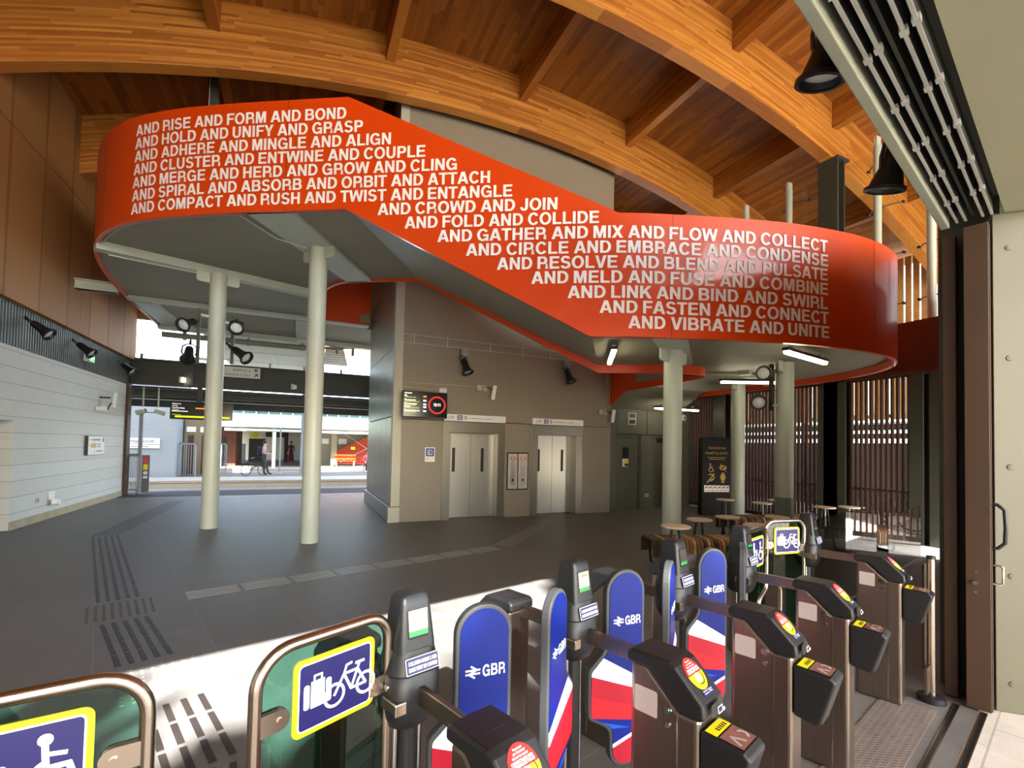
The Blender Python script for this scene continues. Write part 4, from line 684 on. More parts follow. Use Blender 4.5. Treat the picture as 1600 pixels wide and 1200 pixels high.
spot('black spotlight on the corrugated strip just left of the green exit sign', (-4.6, 14.25, 3.86), (.75, -.1, -.6), 1.15, GW)
spot('black spotlight at the far end of the corrugated strip by the dark beam', (-4.6, 17.3, 3.84), (.75, -.2, -.6), 1.15, GW)
GC = 'spotlights clamped to the columns'
def rod(x, y, z0, z1, cx, cy, label):
    t = thing('spotlight_rod', label, 'bracket', (x, y, 0), 0, 'rods that carry the column spotlights')
    b = MB(); b.box(-.03, .03, -.03, .03, z0, z1); b.build('rod', M_charcoal, t)
    for z in (z0+.1, z1-.12):
        b = MB(); b.tube([(0, 0, z), ((cx-x), (cy-y), z)], .03, 6); b.build('clamp_arm', M_steelp, t)
rod(-1.87, 11.16, 3.32, 4.42, -1.58, 11.3, 'dark rod clamped to the left side of the leftmost column')
rod(-1.29, 11.3, 3.38, 4.35, -1.58, 11.3, 'dark rod clamped to the right side of the leftmost column')
spot('black spotlight high on the left rod of the leftmost column', (-2.02, 10.98, 4.06), (-.4, -.85, -.45), 1.15, GC)
spot('black spotlight low on the left rod of the leftmost column', (-2.0, 11.06, 3.46), (-.2, .8, -.55), 1.15, GC)
spot('black spotlight high on the right rod of the leftmost column', (-1.2, 11.02, 4.12), (.08, -.85, -.5), 1.15, GC)
spot('black spotlight low on the right rod of the leftmost column, tilted down right', (-1.1, 11.06, 3.56), (.7, -.5, -.55), 1.2, GC)
rod(8.02, 5.98, 2.55, 3.42, 8.25, 5.88, 'pale rod clamped to the column with the dark grey base')
spot('black spotlight at the top of the rod on the dark-based column', (7.72, 5.95, 3.22), (-.6, -.75, -.1), 1.15, GC)
spot('black spotlight at the bottom of the rod on the dark-based column', (7.68, 5.98, 2.68), (-.75, -.6, -.05), 1.15, GC, long=1.5)
GT = 'spotlights hung from the lift tower conduit'
for lb, x in (('black spotlight on the tower conduit above the left lift', 3.62), ('black spotlight on the tower conduit above the right lift', 6.5)):
    spot(lb, (x, 10.7, 3.66), (.2, -.35, -.9), 1.2, GT)
    t = thing('junction_box', lb.replace('black spotlight', 'grey junction box'), 'junction box', (x, 10.9, 4.02), 0, 'junction boxes on the tower conduit'); b = MB(); b.box(-.1, .1, -.1, 0, -.09, .09); b.build('casing', mat('junction_grey', '8f9196', .5) if 'junction_grey' not in MATS else MATS['junction_grey'], t, bevel=.008)
for lb, w, u, z, d in (('large black spotlight under the door head, nearer the camera', 2.81, .86, 3.92, (.12, .25, -1)), ('large black spotlight under the door head, further right', 3.97, .83, 3.74, (.15, .3, -1))):
    spot(lb, WU(w, u, z), WD*d[0]+UD*d[1]+Vector((0, 0, d[2])), 1.0, 'large spotlights beside the sliding door head')
# strip lights under the landings
def strip(label, p0, p1, on=True):
    p0 = Vector(p0); p1 = Vector(p1); d = p1-p0; L = d.length
    t = thing('strip_light', label, 'light', (p0+p1)/2, atan2(d.y, d.x), 'strip lights under the stair')
    tilt = math.asin(d.z/L); t.rotation_euler = (0, -tilt, atan2(d.y, d.x))
    b = MB(); b.box(-L/2, L/2, -.045, .045, 0, .05); b.build('body', M_grey_pl, t, bevel=.006)
    b = MB(); b.ext([(-L/2+.03, y, z) for y, z in [(-.042, 0), (.042, 0), (.03, -.045), (-.03, -.045)]], (L-.06, 0, 0)); b.build('diffuser', M_lamp, t)
    b = MB()
    for x in (-L*.35, L*.35): b.box(x-.04, x+.04, -.03, .03, .05, .1)
    b.build('bracket', M_steelp, t)
strip('lit strip light at the foot of the lettered stair flight underside', (5.2, 7.15, 3.37), (4.55, 6.13, 3.37))
strip('lit strip light under the front edge of the lower landing at the right', (6.6, 4.7, 3.31), (8.05, 5.0, 3.31))
strip('lit strip light beneath the lower landing behind the second right column', (8.4, 7.5, 3.31), (9.55, 6.9, 3.31))
strip('lit strip light hanging in front of the olive back wall doors', (9.3, 10.6, 2.98), (10.9, 10.5, 2.98))
# ------------------------------------------------------------------ sliding doors and door head
def door_leaf(u0, u1, label, handles):
    t = thing('sliding_door', label, 'door', WU(4.7+(0 if handles else .1), u0, 0), GA, 'sliding entrance door leaves')
    d = u1-u0; b = MB(); b.box(0, .1, 0, d, .012, 3.47); b.box(.1, 1.5, .02, d-.02, .012, 3.47); b.build('door_frame', M_corten, t, bevel=.004)
    if handles:
        b = MB(); b.box(.012, .024, -.004, d*.5, .02, 3.46); b.build('edge_seal', mat('brush_seal', '3c2a26', .8), t)
        b = MB(); b.tube([(.05, 0, 1.15), (.05, -.03, 1.15), (.05, -.065, 1.19), (.05, -.07, 1.3), (.05, -.065, 1.42), (.05, -.03, 1.455), (.05, 0, 1.455)], .012, 10); b.build('pull_handle', M_black, t, smooth=50)
        b = MB(); b.tube([(.05, 0, .9), (.05, -.04, .9), (.05, -.055, .91), (.05, -.055, 1.02), (.05, -.04, 1.03), (.05, 0, 1.03)], .008, 8); b.build('lock_lever', M_chrome, t, smooth=50)
        b = MB(); b.cyl((0, d*.6, .9), (-.03, d*.6, .9), .014, n=14); b.cyl((0, d*.6, .83), (-.004, d*.6, .83), .008, n=10); b.cyl((0, d*.6, .97), (-.004, d*.6, .97), .008, n=10); b.build('key_cylinder', M_chrome, t, smooth=40)
    return t
door_leaf(.43, .56, 'brown steel sliding door leaf edge with black pull handle beside the olive wall', True)
door_leaf(.615, .69, 'brown steel sliding door leaf behind the one with the black handle', False)
M_railb = mat('bright_rail', 'cfcfc6', .3, m=.5)
t = thing('door_head_track', 'grey overhead sliding door track with bright steel rails across the top right', 'door track', WU(0, 0, 3.5), GA)
b = MB(); b.box(-6, 4.68, .63, .68, -.02, .2); b.build('edge_trim', mat('grey_green_trim', '8b8d7c', .45, var=.05), t, bevel=.006)
b = MB(); b.box(-6, 4.7, .375, .63, .14, .2); b.box(-6, 4.7, .5, .515, .04, .14); b.build('channel', M_charcoal, t)
for v in (.41, .455, .545, .59):
    b = MB(); b.box(-6, 4.7, v-.005, v+.005, .018, .13, 1); b.box(-6, 4.7, v-.007, v+.007, .01, .018, 0); b.build('rail', [M_railb, M_charcoal], t)
for i in range(14):
    for k, v in enumerate((.41, .455, .545, .59)): b = MB(); b.box(-1.8+i*.46+k*.03, -1.765+i*.46+k*.03, v-.014, v+.014, .004, .03); b.build('rail_clip', M_railb, t)
b = MB()
for u in (.47, .61): rbox(b, -8, 4.7, u-.012, u+.012, -.02, .002)
struct(b.build('trim_floor_track', M_black))
b = MB()
for u in (.455, .485, .595, .625): rbox(b, -8, 4.7, u-.004, u+.004, -.02, .004)
struct(b.build('trim_track_edge', M_steel))
b = MB(); rbox(b, -6, 4.45, .68, .98, -.01, .006); struct(b.build('trim_tread_plate', brickmat('tread_plate', '6b625a', '57504a', '8a8078', .05, .025, .004, rot=radians(30), rough=.4, var=.1, bump=.6)))
# ------------------------------------------------------------------ ticket gates
def loft(secs, n=6):
    """secs: (z, x0, x1, y0, y1, r) rounded rectangles stacked in z"""
    b = MB(); rings = [[(x, y, z) for x, y in rrect(x0, y0, x1, y1, r, n)] for z, x0, x1, y0, y1, r in secs]; m = len(rings[0])
    vs = [v for q in rings for v in q]; fs = [(i*m+k, i*m+(k+1) % m, (i+1)*m+(k+1) % m, (i+1)*m+k) for i in range(len(rings)-1) for k in range(m)]
    fs += [tuple(range(m-1, -1, -1)), tuple((len(rings)-1)*m+k for k in range(m))]; return b.add(vs, fs)
def livery():
    M, nt, bs = newmat('gate_livery'); L = nt.links
    tc = N(nt, 'ShaderNodeTexCoord'); sx = N(nt, 'ShaderNodeSeparateXYZ'); L.new(tc.outputs['Object'], sx.inputs[0])
    ab = N(nt, 'ShaderNodeMath', operation='ABSOLUTE'); L.new(sx.outputs[0], ab.inputs[0])
    cur = None
    for a, sl_, c in ((.891, -.58, 'e8eaf0'), (.779, -.37, 'a81a2c'), (.692, -.36, 'e0202a'), (.594, -.21, '0c1a78'), (.585, -.32, '1058e0'), (.541, -.127, '0c1a78'), (.413, .32, 'e8eaf0'), (.395, .32, 'a81a2c')):
        ma = N(nt, 'ShaderNodeMath', operation='MULTIPLY_ADD'); L.new(ab.outputs[0], ma.inputs[0]); ma.inputs[1].default_value = sl_; ma.inputs[2].default_value = a
        gt = N(nt, 'ShaderNodeMath', operation='LESS_THAN'); L.new(sx.outputs[2], gt.inputs[0]); L.new(ma.outputs[0], gt.inputs[1])
        mx = N(nt, 'ShaderNodeMix', data_type='RGBA'); L.new(gt.outputs[0], mx.inputs[0]); mx.inputs[7].default_value = lin(c)
        if cur is None: mx.inputs[6].default_value = lin('061a66')
        else: L.new(cur, mx.inputs[6])
        cur = mx.outputs[2]
    L.new(cur, bs.inputs['Base Color']); bs.inputs['Roughness'].default_value = .4; bs.inputs['Specular IOR Level'].default_value = .25
    return M
M_liv = livery()
M_head = mat('reader_head_plastic', '17181a', .42, var=.1, scale=80, bump=.04)
M_display = mat('reader_display', '8f8b80', .2, emit='d8d2c4', es=.1)
M_dispg = mat('display_green', '2a7a40', .2, emit='2f9a4c', es=.08)
M_dispd = mat('display_dark', '3a3230', .15)
M_tint = mat('tinted_window', '8a5f56', .1, coat=.5, var=.25, scale=25)
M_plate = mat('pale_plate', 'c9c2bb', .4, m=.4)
PAD = fillet([(.088, 1.235), (.30, 1.235), (.30, .34), (.115, .34), (.115, .52), (0, .585), (0, .80), (.088, .88)], [.104, .104, .09, .085, .07, .04, .04, .07], 8)
PIN = fillet([(.104, 1.22), (.285, 1.22), (.285, .356), (.131, .356), (.131, .53), (.014, .594), (.014, .79), (.104, .872)], [.09, .09, .075, .07, .06, .03, .03, .06], 8)
LEAF = fillet([(.015, 1.245), (.43, 1.245), (.43, .80), (.26, .73), (.26, .45), (.43, .38), (.43, .15), (.015, .15)], [.08, .1, .06, .06, .06, .06, .07, .06], 8)
def bike_icon(f, cx, cy, s, mi):
    for x in (-.5, .5): f.ring(cx+x*s, cy-.1*s, .25*s, .33*s, mi, 2, 20)
    P = lambda *q: [(cx+a*s, cy+b_*s) for a, b_ in q]
    f.line(P((-.5, -.1), (-.22, .38), (.22, .38), (.5, -.1), (.02, -.1), (-.22, .38)), .075*s, mi, 2); f.line(P((.02, -.1), (.28, .55)), .075*s, mi, 2)
    f.line(P((.16, .56), (.42, .56)), .08*s, mi, 2); f.line(P((-.22, .38), (-.14, .6), (.02, .62)), .07*s, mi, 2)
def bag_icon(f, cx, cy, s, mi):
    f.rect(cx-.26*s, cy-.5*s, cx+.26*s, cy+.42*s, mi, 2); f.rect(cx-.52*s, cy-.48*s, cx-.31*s, cy+.36*s, mi, 2, .09*s); f.rect(cx+.31*s, cy-.48*s, cx+.52*s, cy+.36*s, mi, 2, .09*s)
    f.line([(cx-.14*s, cy+.42*s), (cx-.14*s, cy+.6*s), (cx+.14*s, cy+.6*s), (cx+.14*s, cy+.42*s)], .07*s, mi, 2)
def man_icon(f, cx, cy, s, mi):
    f.disc(cx, cy+.42*s, .1*s, mi, 2, 14); f.line([(cx, cy+.28*s), (cx, cy-.05*s)], .2*s, mi, 2); f.line([(cx-.06*s, cy), (cx-.08*s, cy-.5*s)], .1*s, mi, 2); f.line([(cx+.06*s, cy), (cx+.08*s, cy-.5*s)], .1*s, mi, 2)
    f.line([(cx+.05*s, cy+.22*s), (cx+.24*s, cy-.02*s)], .07*s, mi, 2)
def chair_icon(f, cx, cy, s, mi):
    f.disc(cx-.08*s, cy+.46*s, .11*s, mi, 2, 14); f.line([(cx-.08*s, cy+.34*s), (cx-.06*s, cy-.05*s), (cx+.25*s, cy-.05*s), (cx+.36*s, cy-.42*s)], .1*s, mi, 2); f.line([(cx-.07*s, cy+.2*s), (cx+.2*s, cy+.16*s)], .08*s, mi, 2)
    f.ring(cx+.02*s, cy-.2*s, .24*s, .32*s, mi, 2, 20, radians(100), radians(370))
def arrows(f, x, y, w, h, mi):
    for q in (.34, .66): f.line([(x+.02*w, y+q*h), (x+.98*w, y+q*h)], .15*h, mi, 1)
    f.line([(x+.38*w, y+h), (x+.78*w, y+.66*h), (x+.22*w, y+.34*h), (x+.62*w, y)], .15*h, mi, 1)
def gate(w, label, left, right, bright=True, num='51'):
    t = thing('ticket_gate', label, 'ticket gate', WU(w, 1.46, 0), GA+radians(4), 'row of ticket gates')
    for sgn in (1, -1):          # near and far cabinet
        cab = lambda y: -y if sgn < 0 else y
        P = [(-.34, .0), (-.34, .99), (-.40, .99), (-.53, .875), (-.61, .875), (-.61, 0)]
        b = MB(); b.ext([(-.073, cab(y), z) for y, z in P], (.146, 0, 0)); c = b.build('cabinet', M_steel, t, bevel=.018, seg=3)
        b = MB(); b.box(-.0745, -.073, cab(-.533), cab(-.529), .03, .86) if sgn > 0 else b.box(-.0745, -.073, .529, .533, .03, .86); b.build('panel_seam', M_chrome, c)
        if sgn > 0:
            f = Flat((-.0732, -.36, .815), (0, -1, 0), (0, 0, 1), .001); f.rect(0, 0, .095, .095, 0, rad=.008); f.build('inspection_plate', M_plate, c)
            b = MB(); b.cyl((-.073, -.495, .865), (-.08, -.495, .865), .016, n=18); b.cyl((-.08, -.495, .865), (-.083, -.495, .865), .009, n=14); b.build('lock', M_chrome, c, smooth=40)
            b = MB(); b.cyl((-.073, -.495, .812), (-.079, -.495, .812), .01, n=16); b.build('lock', M_chrome, c, smooth=40)
        H = [(-.325, .985), (-.325, 1.025), (-.345, 1.037), (-.50, 1.037), (-.525, 1.025), (-.625, .928), (-.632, .88), (-.61, .868), (-.53, .868), (-.41, .982)]
        b = MB(); b.ext([(-.079, cab(y), z) for y, z in H], (.158, 0, 0)); h = b.build('reader_head', M_head, t, bevel=.012, seg=3)
        b = MB(); b.box(-.05, .05, min(cab(-.405), cab(-.41)), max(cab(-.405), cab(-.41)), 1.0368, 1.0376); b.box(-.04, .03, min(cab(-.43), cab(-.445)), max(cab(-.43), cab(-.445)), 1.036, 1.0385); b.build('lid_groove', M_black, h)
        if sgn > 0:
            k = .7071; f = Flat((0, -.622, .931), (1, 0, 0), (0, .716, .698), .0015)
            el = lambda a0, a1, rx, ry: [(.0+rx*cos(radians(a0+(a1-a0)*i/14)), .088+ry*sin(radians(a0+(a1-a0)*i/14))) for i in range(15)]
            f.poly(el(0, 180, .049, .058), 0); f.poly(el(180, 360, .049, .056), 1)
            f.poly([(-.016, .06), (.004, .056), (.018, .066), (.012, .086), (-.002, .09), (-.016, .08)], 2, 1); f.ring(.006, .078, .026, .03, 4, 1, 14, -2.2, .6)
            for i, (s_, hh) in enumerate((('Please touch', .0055), ('your Smartcard', .0055), ('flat on the reader', .0055), ('CONTACTLESS AND', .0068), ('OYSTER NOT VALID', .0068))):
                f.text(s_, 0, .1305-i*.0088-(.002 if i > 2 else 0), hh, 2, 1, bold=i > 2, width=min(.078, (.03, .042, .055, .074, .078)[i]), align='c')
            f.rect(-.03, .012, .04, .036, 3); f.text(num, .032, .018, .011, 2, 1, True, .02, 'r'); f.text('Please touch card', -.027, .026, .005, 2, 1, width=.035); f.text('on reader to enter', -.027, .018, .005, 2, 1, width=.033)
            f.build('card_target', [M_red, M_yellow, M_white, M_navy, M_black], h)
            f = Flat((0, -.633, .885), (1, 0, 0), (0, .15, .98), .012); f.rect(-.045, 0, .045, .04, 0); f.line([(-.02, .01), (-.02, .03), (.012, .03), (.012, .01), (-.02, .01)], .003, 1, 1); f.rect(.016, .008, .03, .018, 1, 1); f.build('ticket_slot', [M_black, M_white], h)
            b = MB(); b.ext([(-.071, y, z) for y, z in [(-.611, .84), (-.755, .833), (-.778, .815), (-.722, .62), (-.70, .605), (-.611, .62)]], (.142, 0, 0)); q = b.build('barcode_reader', M_black, t, bevel=.012, seg=3)
            f = Flat((0, -.615, .8415), (1, 0, 0), (0, 1, .05), .001); f.rect(-.058, -.05, .058, -.008, 0)
            for i in range(5): f.rect(-.02+i*.014, -.042, -.012+i*.014, -.026, 1, 1)
            f.rect(-.055, -.135, .055, -.056, 2); f.line([(-.04, -.12), (-.02, -.08), (.0, -.12)], .01, 3, 1); f.ring(.028, -.1, .012, .022, 3, 1, 16, -1.57, 1.57)  # pale strokes paint a reflection onto the tinted window
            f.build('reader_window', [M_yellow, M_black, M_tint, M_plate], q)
        b = MB(); y0, y1 = sorted((cab(-.345), cab(-.045))); b.box(-.011, .011, y0, y1, .955, 1.015); b.build('rail_bar', M_steel, t, bevel=.003)
    b = MB(); b.cyl((0, 0, 0), (0, 0, .88), .033, n=20); b.build('post', M_black, t, smooth=40)
    for x in (-.046, .046): b = MB(); b.cyl((x, .0, 0), (x, .0, .9), .011, n=12); b.build('guide_rod', M_chrome, t, smooth=40)
    body = loft([(.866, -.045, .045, -.042, .042, .035), (.88, -.07, .07, -.064, .064, .05), (.913, -.088, .088, -.08, .08, .06), (.96, -.095, .095, -.086, .086, .06), (1.05, -.094, .094, -.086, .086, .06), (1.054, -.09, .09, -.083, .083, .06), (1.058, -.093, .093, -.085, .085, .06), (1.128, -.074, .074, -.068, .068, .045)]).build('reader_body', M_grey_pl, t, smooth=50)
    b = MB(); b.box(-.097, -.055, -.088, .0, .945, .985); b.build('steel_band', M_tube, body, bevel=.004)
    b = MB(); b.cyl((-.092, -.03, 1.02), (-.099, -.03, 1.02), .01, n=14); b.build('side_lock', M_chrome, body, smooth=40)
    f = Flat((0, -.0865, 1.062), (1, 0, 0), (0, .235, .972), .003); f.rect(-.06, .0, .064, .05, 0, rad=.004); f.rect(-.058, .002, .062, .048, 1, .4, .003); f.text('CHILDREN UNDER 5 AND', .002, .028, .0115, 0, 1, True, .106, 'c'); f.text('DOGS MUST BE CARRIED', .002, .01, .0115, 0, 1, True, .106, 'c'); f.build('notice', [M_white, M_navy], body)
    hd = loft([(1.12, -.07, .07, -.066, .062, .025), (1.14, -.068, .068, -.062, .06, .02), (1.265, -.056, .056, -.046, .05, .018), (1.288, -.053, .053, -.04, .047, .018), (1.297, -.044, .044, -.03, .04, .015)]).build('display_head', M_grey_pl, t, smooth=40)
    f = Flat((0, -.0585, 1.166), (1, 0, 0), (0, .128, .992), .0012); f.rect(-.041, -.004, .041, .09, 3, 0, .006); f.rect(-.036, .02, .036, .086, 0 if bright else 2, 1, .003); f.rect(-.036, .003, .036, .02, 1, 1)
    if bright: f.text('Touch in', 0, .066, .009, 2, 2, align='c')
    f.build('screen', [M_display, M_dispg, M_dispd, M_screen], hd)
    f = Flat((0, -.0615, 1.122), (1, 0, 0), (0, .128, .992), .002); f.poly([(.046*cos(pi*i/14), .03*sin(pi*i/14)) for i in range(15)], 0); f.build('hood', M_head, hd)
    for side, kind in ((-1, left), (1, right)):
        if not kind: continue
        if kind[0] == 'paddle':
            b = MB(); b.ext([(side*x, -.018, z) for x, z in PAD], (0, .036, 0)); p = b.build('paddle', M_rubber, t, bevel=.006); p.location = (side*.062, -.03, 0); p.rotation_euler = (0, 0, -side*radians(21))
            b = MB(); b.ext([(side*x, -.021, z) for x, z in PIN], (0, .042, 0)); b.build('paddle_panel', M_liv, p)
            f = Flat((0, -.021, 0), (1, 0, 0), (0, 0, 1), .0015); x0 = .125 if side > 0 else -.27
            arrows(f, x0, .985, .052, .04, 0); f.text('GBR', x0+.062, .985, .04, 0, 1, True, .086); f.build('lettering', M_white, p)
        else:
            b = MB(); b.ext([(side*x, -.005, z) for x, z in LEAF], (0, .01, 0)); p = b.build('glass_leaf', M_green, t); p.location = (side*.066, 0, 0); p.rotation_euler = (0, 0, -side*radians(kind[2]))
            b = MB(); b.tube([(side*x, 0, z) for x, z in LEAF], .0165, 12, True); b.build('tube_frame', M_tube, p, smooth=50)
            for x, z in ((.03, 1.03), (.415, 1.06)):
                b = MB(); d = 1 if x < .2 else -1; pts = [(side*(x+d*a), -.012, z+c) for a, c in ([(-.01, -.028), (.045, -.028)]+[(.045+.028*sin(pi*i/8), -.028*cos(pi*i/8)) for i in range(9)]+[(.045, .028), (-.01, .028)])]
                b.ext(pts, (0, .024, 0)); b.cyl((side*(x+d*.045), -.012, z), (side*(x+d*.045), -.017, z), .008, n=12); b.build('clamp', M_tube, p)
            b = MB(); b.ext([(side*x, -.011, z) for x, z in rrect(.075, .985, .335, 1.195, .022)], (0, .004, 0)); b.build('sign_plate', M_yellow, p)
            f = Flat((0, -.0112, 0), (1, 0, 0), (0, 0, 1), .001); cx = side*.205
            f.rect(cx-.117, .998, cx+.117, 1.182, 0, 0, .014); f.rect(cx-.113, 1.002, cx+.113, 1.178, 1, .6, .011)
            if kind[1] == 'bike': bag_icon(f, cx-.06, 1.095, .08, 0); bike_icon(f, cx+.045, 1.075, .105, 0)
            else: man_icon(f, cx-.07, 1.095, .13, 0); man_icon(f, cx-.015, 1.07, .08, 0); chair_icon(f, cx+.06, 1.09, .12, 0)
            f.build('pictogram', [M_white, M_navy], p)
    return t
PD = ('paddle',)
gate(-.43, 'wide ticket gate at the left edge, glass leaf with a person pictogram sign', None, ('wide', 'people', 9), True, '50')
gate(.765, 'ticket gate nearest the camera, between the suitcase and bicycle sign and the first blue paddle', ('wide', 'bike', 9), PD, True, '51')
gate(1.575, 'ticket gate second from the camera, blue paddles on both sides', PD, PD, True, '52')
gate(2.38, 'ticket gate third from the camera, its display dark with a green strip', PD, PD, False, '53')
gate(3.18, 'ticket gate fourth from the camera, glass leaf with wheelchair sign on its right', PD, ('wide', 'people', -1), False, '54')
gate(4.36, 'ticket gate farthest right, beside the round steel end post', ('wide', 'bike', -25), None, False, '55')
t = thing('gate_barrier', 'steel end barrier with a round post and glass beside the farthest ticket gate', 'barrier', WU(4.62, .735, 0), GA)
b = MB(); b.cyl((0, 0, .01), (0, 0, 1.03), .026, n=24); b.build('round_post', M_tube, t, smooth=40)
b = MB(); b.cyl((0, 0, 1.03), (0, 0, 1.05), .027, n=24); b.build('post_cap', M_black, t, smooth=40)
b = MB(); b.lathe([(.085, 0), (.085, .03), (.07, .045), (.03, .05)], 24); b.build('base_cover', M_black, t, smooth=40)
b = MB(); b.box(-.065, -.03, .02, .03, .06, 1.0); b.box(-.13, -.03, .0, .012, .08, .26); b.build('steel_plate', M_steel, t, bevel=.002)
b = MB(); b.box(-.13, -.07, .02, .028, .26, 1.0); b.build('glass_infill', M_smoke, t)
for lb, w0, w1, u, h in (('dark tinted glass screen behind the farthest ticket gate, left one', 5.6, 7.85, 1.8, 1.1), ('dark tinted glass screen with rounded corner in front of the louvres', 8.45, 10.5, 1.8, .92)):
    t = thing('glass_screen', lb, 'glass screen', WU(w0, u, 0), GA, 'tinted glass screens'); b = MB(); b.ext([(x, 0, z) for x, z in fillet([(0, .03), (w1-w0, .03), (w1-w0, h), (0, h)], [.01, .01, .05, .05])], (0, .012, 0)); b.build('pane', M_smoke, t)
    b = MB(); b.box(.0, w1-w0, -.015, .027, 0, .06); b.build('floor_channel', M_steel, t)
# ------------------------------------------------------------------ lifts and fittings on the tower
M_liftf = mat('lift_frame_steel', '837f75', .36, m=.85, var=.1, scale=2.5, stretch=(60, 60, 1))
for lb, x0, x1, sl_ in (('left stainless steel lift with its two door leaves, beside the departure screen', 3.14, 4.76, 0), ('right stainless steel lift with its two door leaves, beside the olive doors', 5.5, 7.06, 1)):
    t = thing('lift', lb, 'lift', (x0, TY, 0), 0, 'lifts in the tower'); w = x1-x0; b = MB()
    b.box(0, .2, -.03, .34, 0, 2.09); b.box(w-.2, w, -.03, .34, 0, 2.09); b.box(0, w, -.035, .34, 2.09, 2.35); b.build('door_frame', M_liftf, t, bevel=.004)
    c = w/2
    for a, e in ((.2, c-.004), (c+.004, w-.2)):
        b = MB(); b.box(a, e, .26, .30, .01, 2.09); d = b.build('door_leaf', M_steelv, t)
        m_ = a+.13 if a < .5 else a+.27; b = MB(); b.box(m_, m_+.075, .255, .26, 1.13, 1.72); b.build('vision_slot', M_black, d)
    t = thing('lift_sign', 'white sign with blue lift symbol above the %s lift' % ('left', 'right')[sl_], 'sign', (x0, TY-.04, 2.36), 0, 'signs above the lifts')
    b = MB(); b.box(.01, w-.01, -.03, .035, 0, .165); b.build('sign_panel', M_signw, t, bevel=.004)
    f = Flat((.01, -.03, 0), (1, 0, 0), (0, 0, 1)); f.text('Lift', .11, .055, .07, 0); f.rect(.33, .03, .46, .145, 1, 0, .01); f.line([(.36, .05), (.36, .12), (.43, .12), (.43, .05), (.36, .05)], .01, 2, 1); f.disc(.395, .1, .01, 2, 1); f.line([(.395, .09), (.395, .055)], .018, 2, 1)
    f.rect(.51, .065, .57, .13, 0, 0, .015); f.rect(.52, .085, .56, .115, 2, 1, .006); f.line([(.52, .045), (.53, .065)], .008, 0); f.line([(.56, .045), (.55, .065)], .008, 0)
    f.text('to platforms 1, 2 and 3', .62, .068, .038, 0, width=.62); f.build('lettering', [M_ink, M_blue, M_signw], t)
t = thing('lift_control_panel', 'pale twin lift call panels in a dark frame between the two lifts', 'lift panel', (4.83, TY-.002, .68))
b = MB(); b.box(0, .60, -.02, 0, 0, .95); b.build('surround', M_grey_pl, t, bevel=.004)
for x in (.03, .315):
    b = MB(); b.box(x, x+.255, -.03, -.02, .03, .92); p = b.build('face_plate', M_plate, t, bevel=.003)
    f = Flat((x, -.031, .03), (1, 0, 0), (0, 0, 1)); f.rect(.065, .75, .19, .8, 0); f.rect(.085, .765, .17, .785, 1, 1); f.rect(.06, .1, .19, .58, 2, 0, .008); f.disc(.125, .48, .025, 3, 1); f.rect(.1, .19, .15, .25, 0, 1, .006); f.disc(.125, .66, .018, 2)
    f.build('buttons', [M_black, M_amber, M_steelv, M_trimp], p)
t = thing('departure_screen', 'black departure screen with red clock ring hung on the tower corner', 'screen', (2.1, TY-.3, 2.39))
b = MB(); b.box(0, 1.04, -.06, .02, 0, .6); b.build('casing', M_black, t, bevel=.01)
b = MB(); b.box(.3, .75, .02, .29, .2, .4); b.build('wall_bracket', M_charcoal, t)
f = Flat((0, -.061, 0), (1, 0, 0), (0, 0, 1)); f.rect(.025, .025, 1.015, .575, 0)
f.ring(.79, .3, .165, .205, 1, 1, 40); f.text('15:11', .79, .275, .065, 2, 1, True, .16, 'c')
f.line([(.05, .545), (.2, .545)], .02, 2, 1)
for i, (z, a) in enumerate(((.485, .05), (.39, .24), (.305, .27), (.245, .12), (.155, .33))):
    f.line([(.05, z+.02), (.08, z+.02)], .012, 3, 1); f.line([(.05, z), (.05+a, z)], .018, 2, 1); f.line([(.05, z-.03), (.3+.08*(i % 2), z-.03)], .009, 3, 1)
    f.rect(.47, z-.018, .54, z+.015, 4 if i == 0 else 2, 1)
f.build('display', [M_screen, M_scrr, M_scrw, M_scry, M_amber], t)
t = thing('lift_notice', 'small blue and white lift notice on the tower left of the left lift', 'sign', (2.73, TY, 1.38)); f = Flat((0, -.004, 0), (1, 0, 0), (0, 0, 1)); f.rect(0, 0, .235, .34, 0, 0, .01).rect(.02, .13, .215, .32, 1, 1, .01); f.line([(.07, .17), (.07, .27), (.165, .27), (.165, .17), (.07, .17)], .014, 0, 2); f.disc(.1, .235, .012, 0, 2); f.line([(.1, .22), (.1, .18)], .018, 0, 2); f.line([(.09, .295), (.09, .3)], .02, 0, 2); f.text('Lift', .02, .05, .035, 2, 1); f.build('sign_face', [M_signw, M_blue, M_ink], t)
b = MB(); b.box(-.001, .236, -.0045, 0, -.001, .341); b.build('backing', M_signw, t)
t = thing('wall_conduit', 'twin pale conduits running along the upper tower front', 'conduit', (0, TY, 0))
for z in (4.14, 4.33): b = MB(); b.tube([(2.12, -.02, z), (7.99, -.02, z-.01)], .012, 8); b.build('pipe', M_trimp, t, smooth=40)
b = MB()
for x in (2.4, 3.2, 4.3, 5.2, 6.0, 7.0, 7.7): b.box(x-.012, x+.012, -.035, 0, 4.1, 4.37)
b.build('saddle', M_trimp, t)
t = thing('wall_conduit', 'short twin conduits above the departure screen', 'conduit', (0, TY, 0))
for z, x1 in ((3.22, 3.95), (3.1, 3.1)): b = MB(); b.tube([(2.06, -.02, z), (x1, -.02, z)], .011, 8); b.build('pipe', M_trimp, t, smooth=40)
b = MB(); b.box(3.02, 3.2, -.08, 0, 3.01, 3.13); b.build('outlet_box', M_signw, t, bevel=.006)
t = thing('wall_conduit', 'vertical pale conduits at the right edge of the tower', 'conduit', (7.9, TY, 0))
for x in (-.05, .03): b = MB(); b.tube([(x, -.02, 2.95), (x, -.02, 4.3)], .012, 8); b.build('pipe', M_trimp, t, smooth=40)
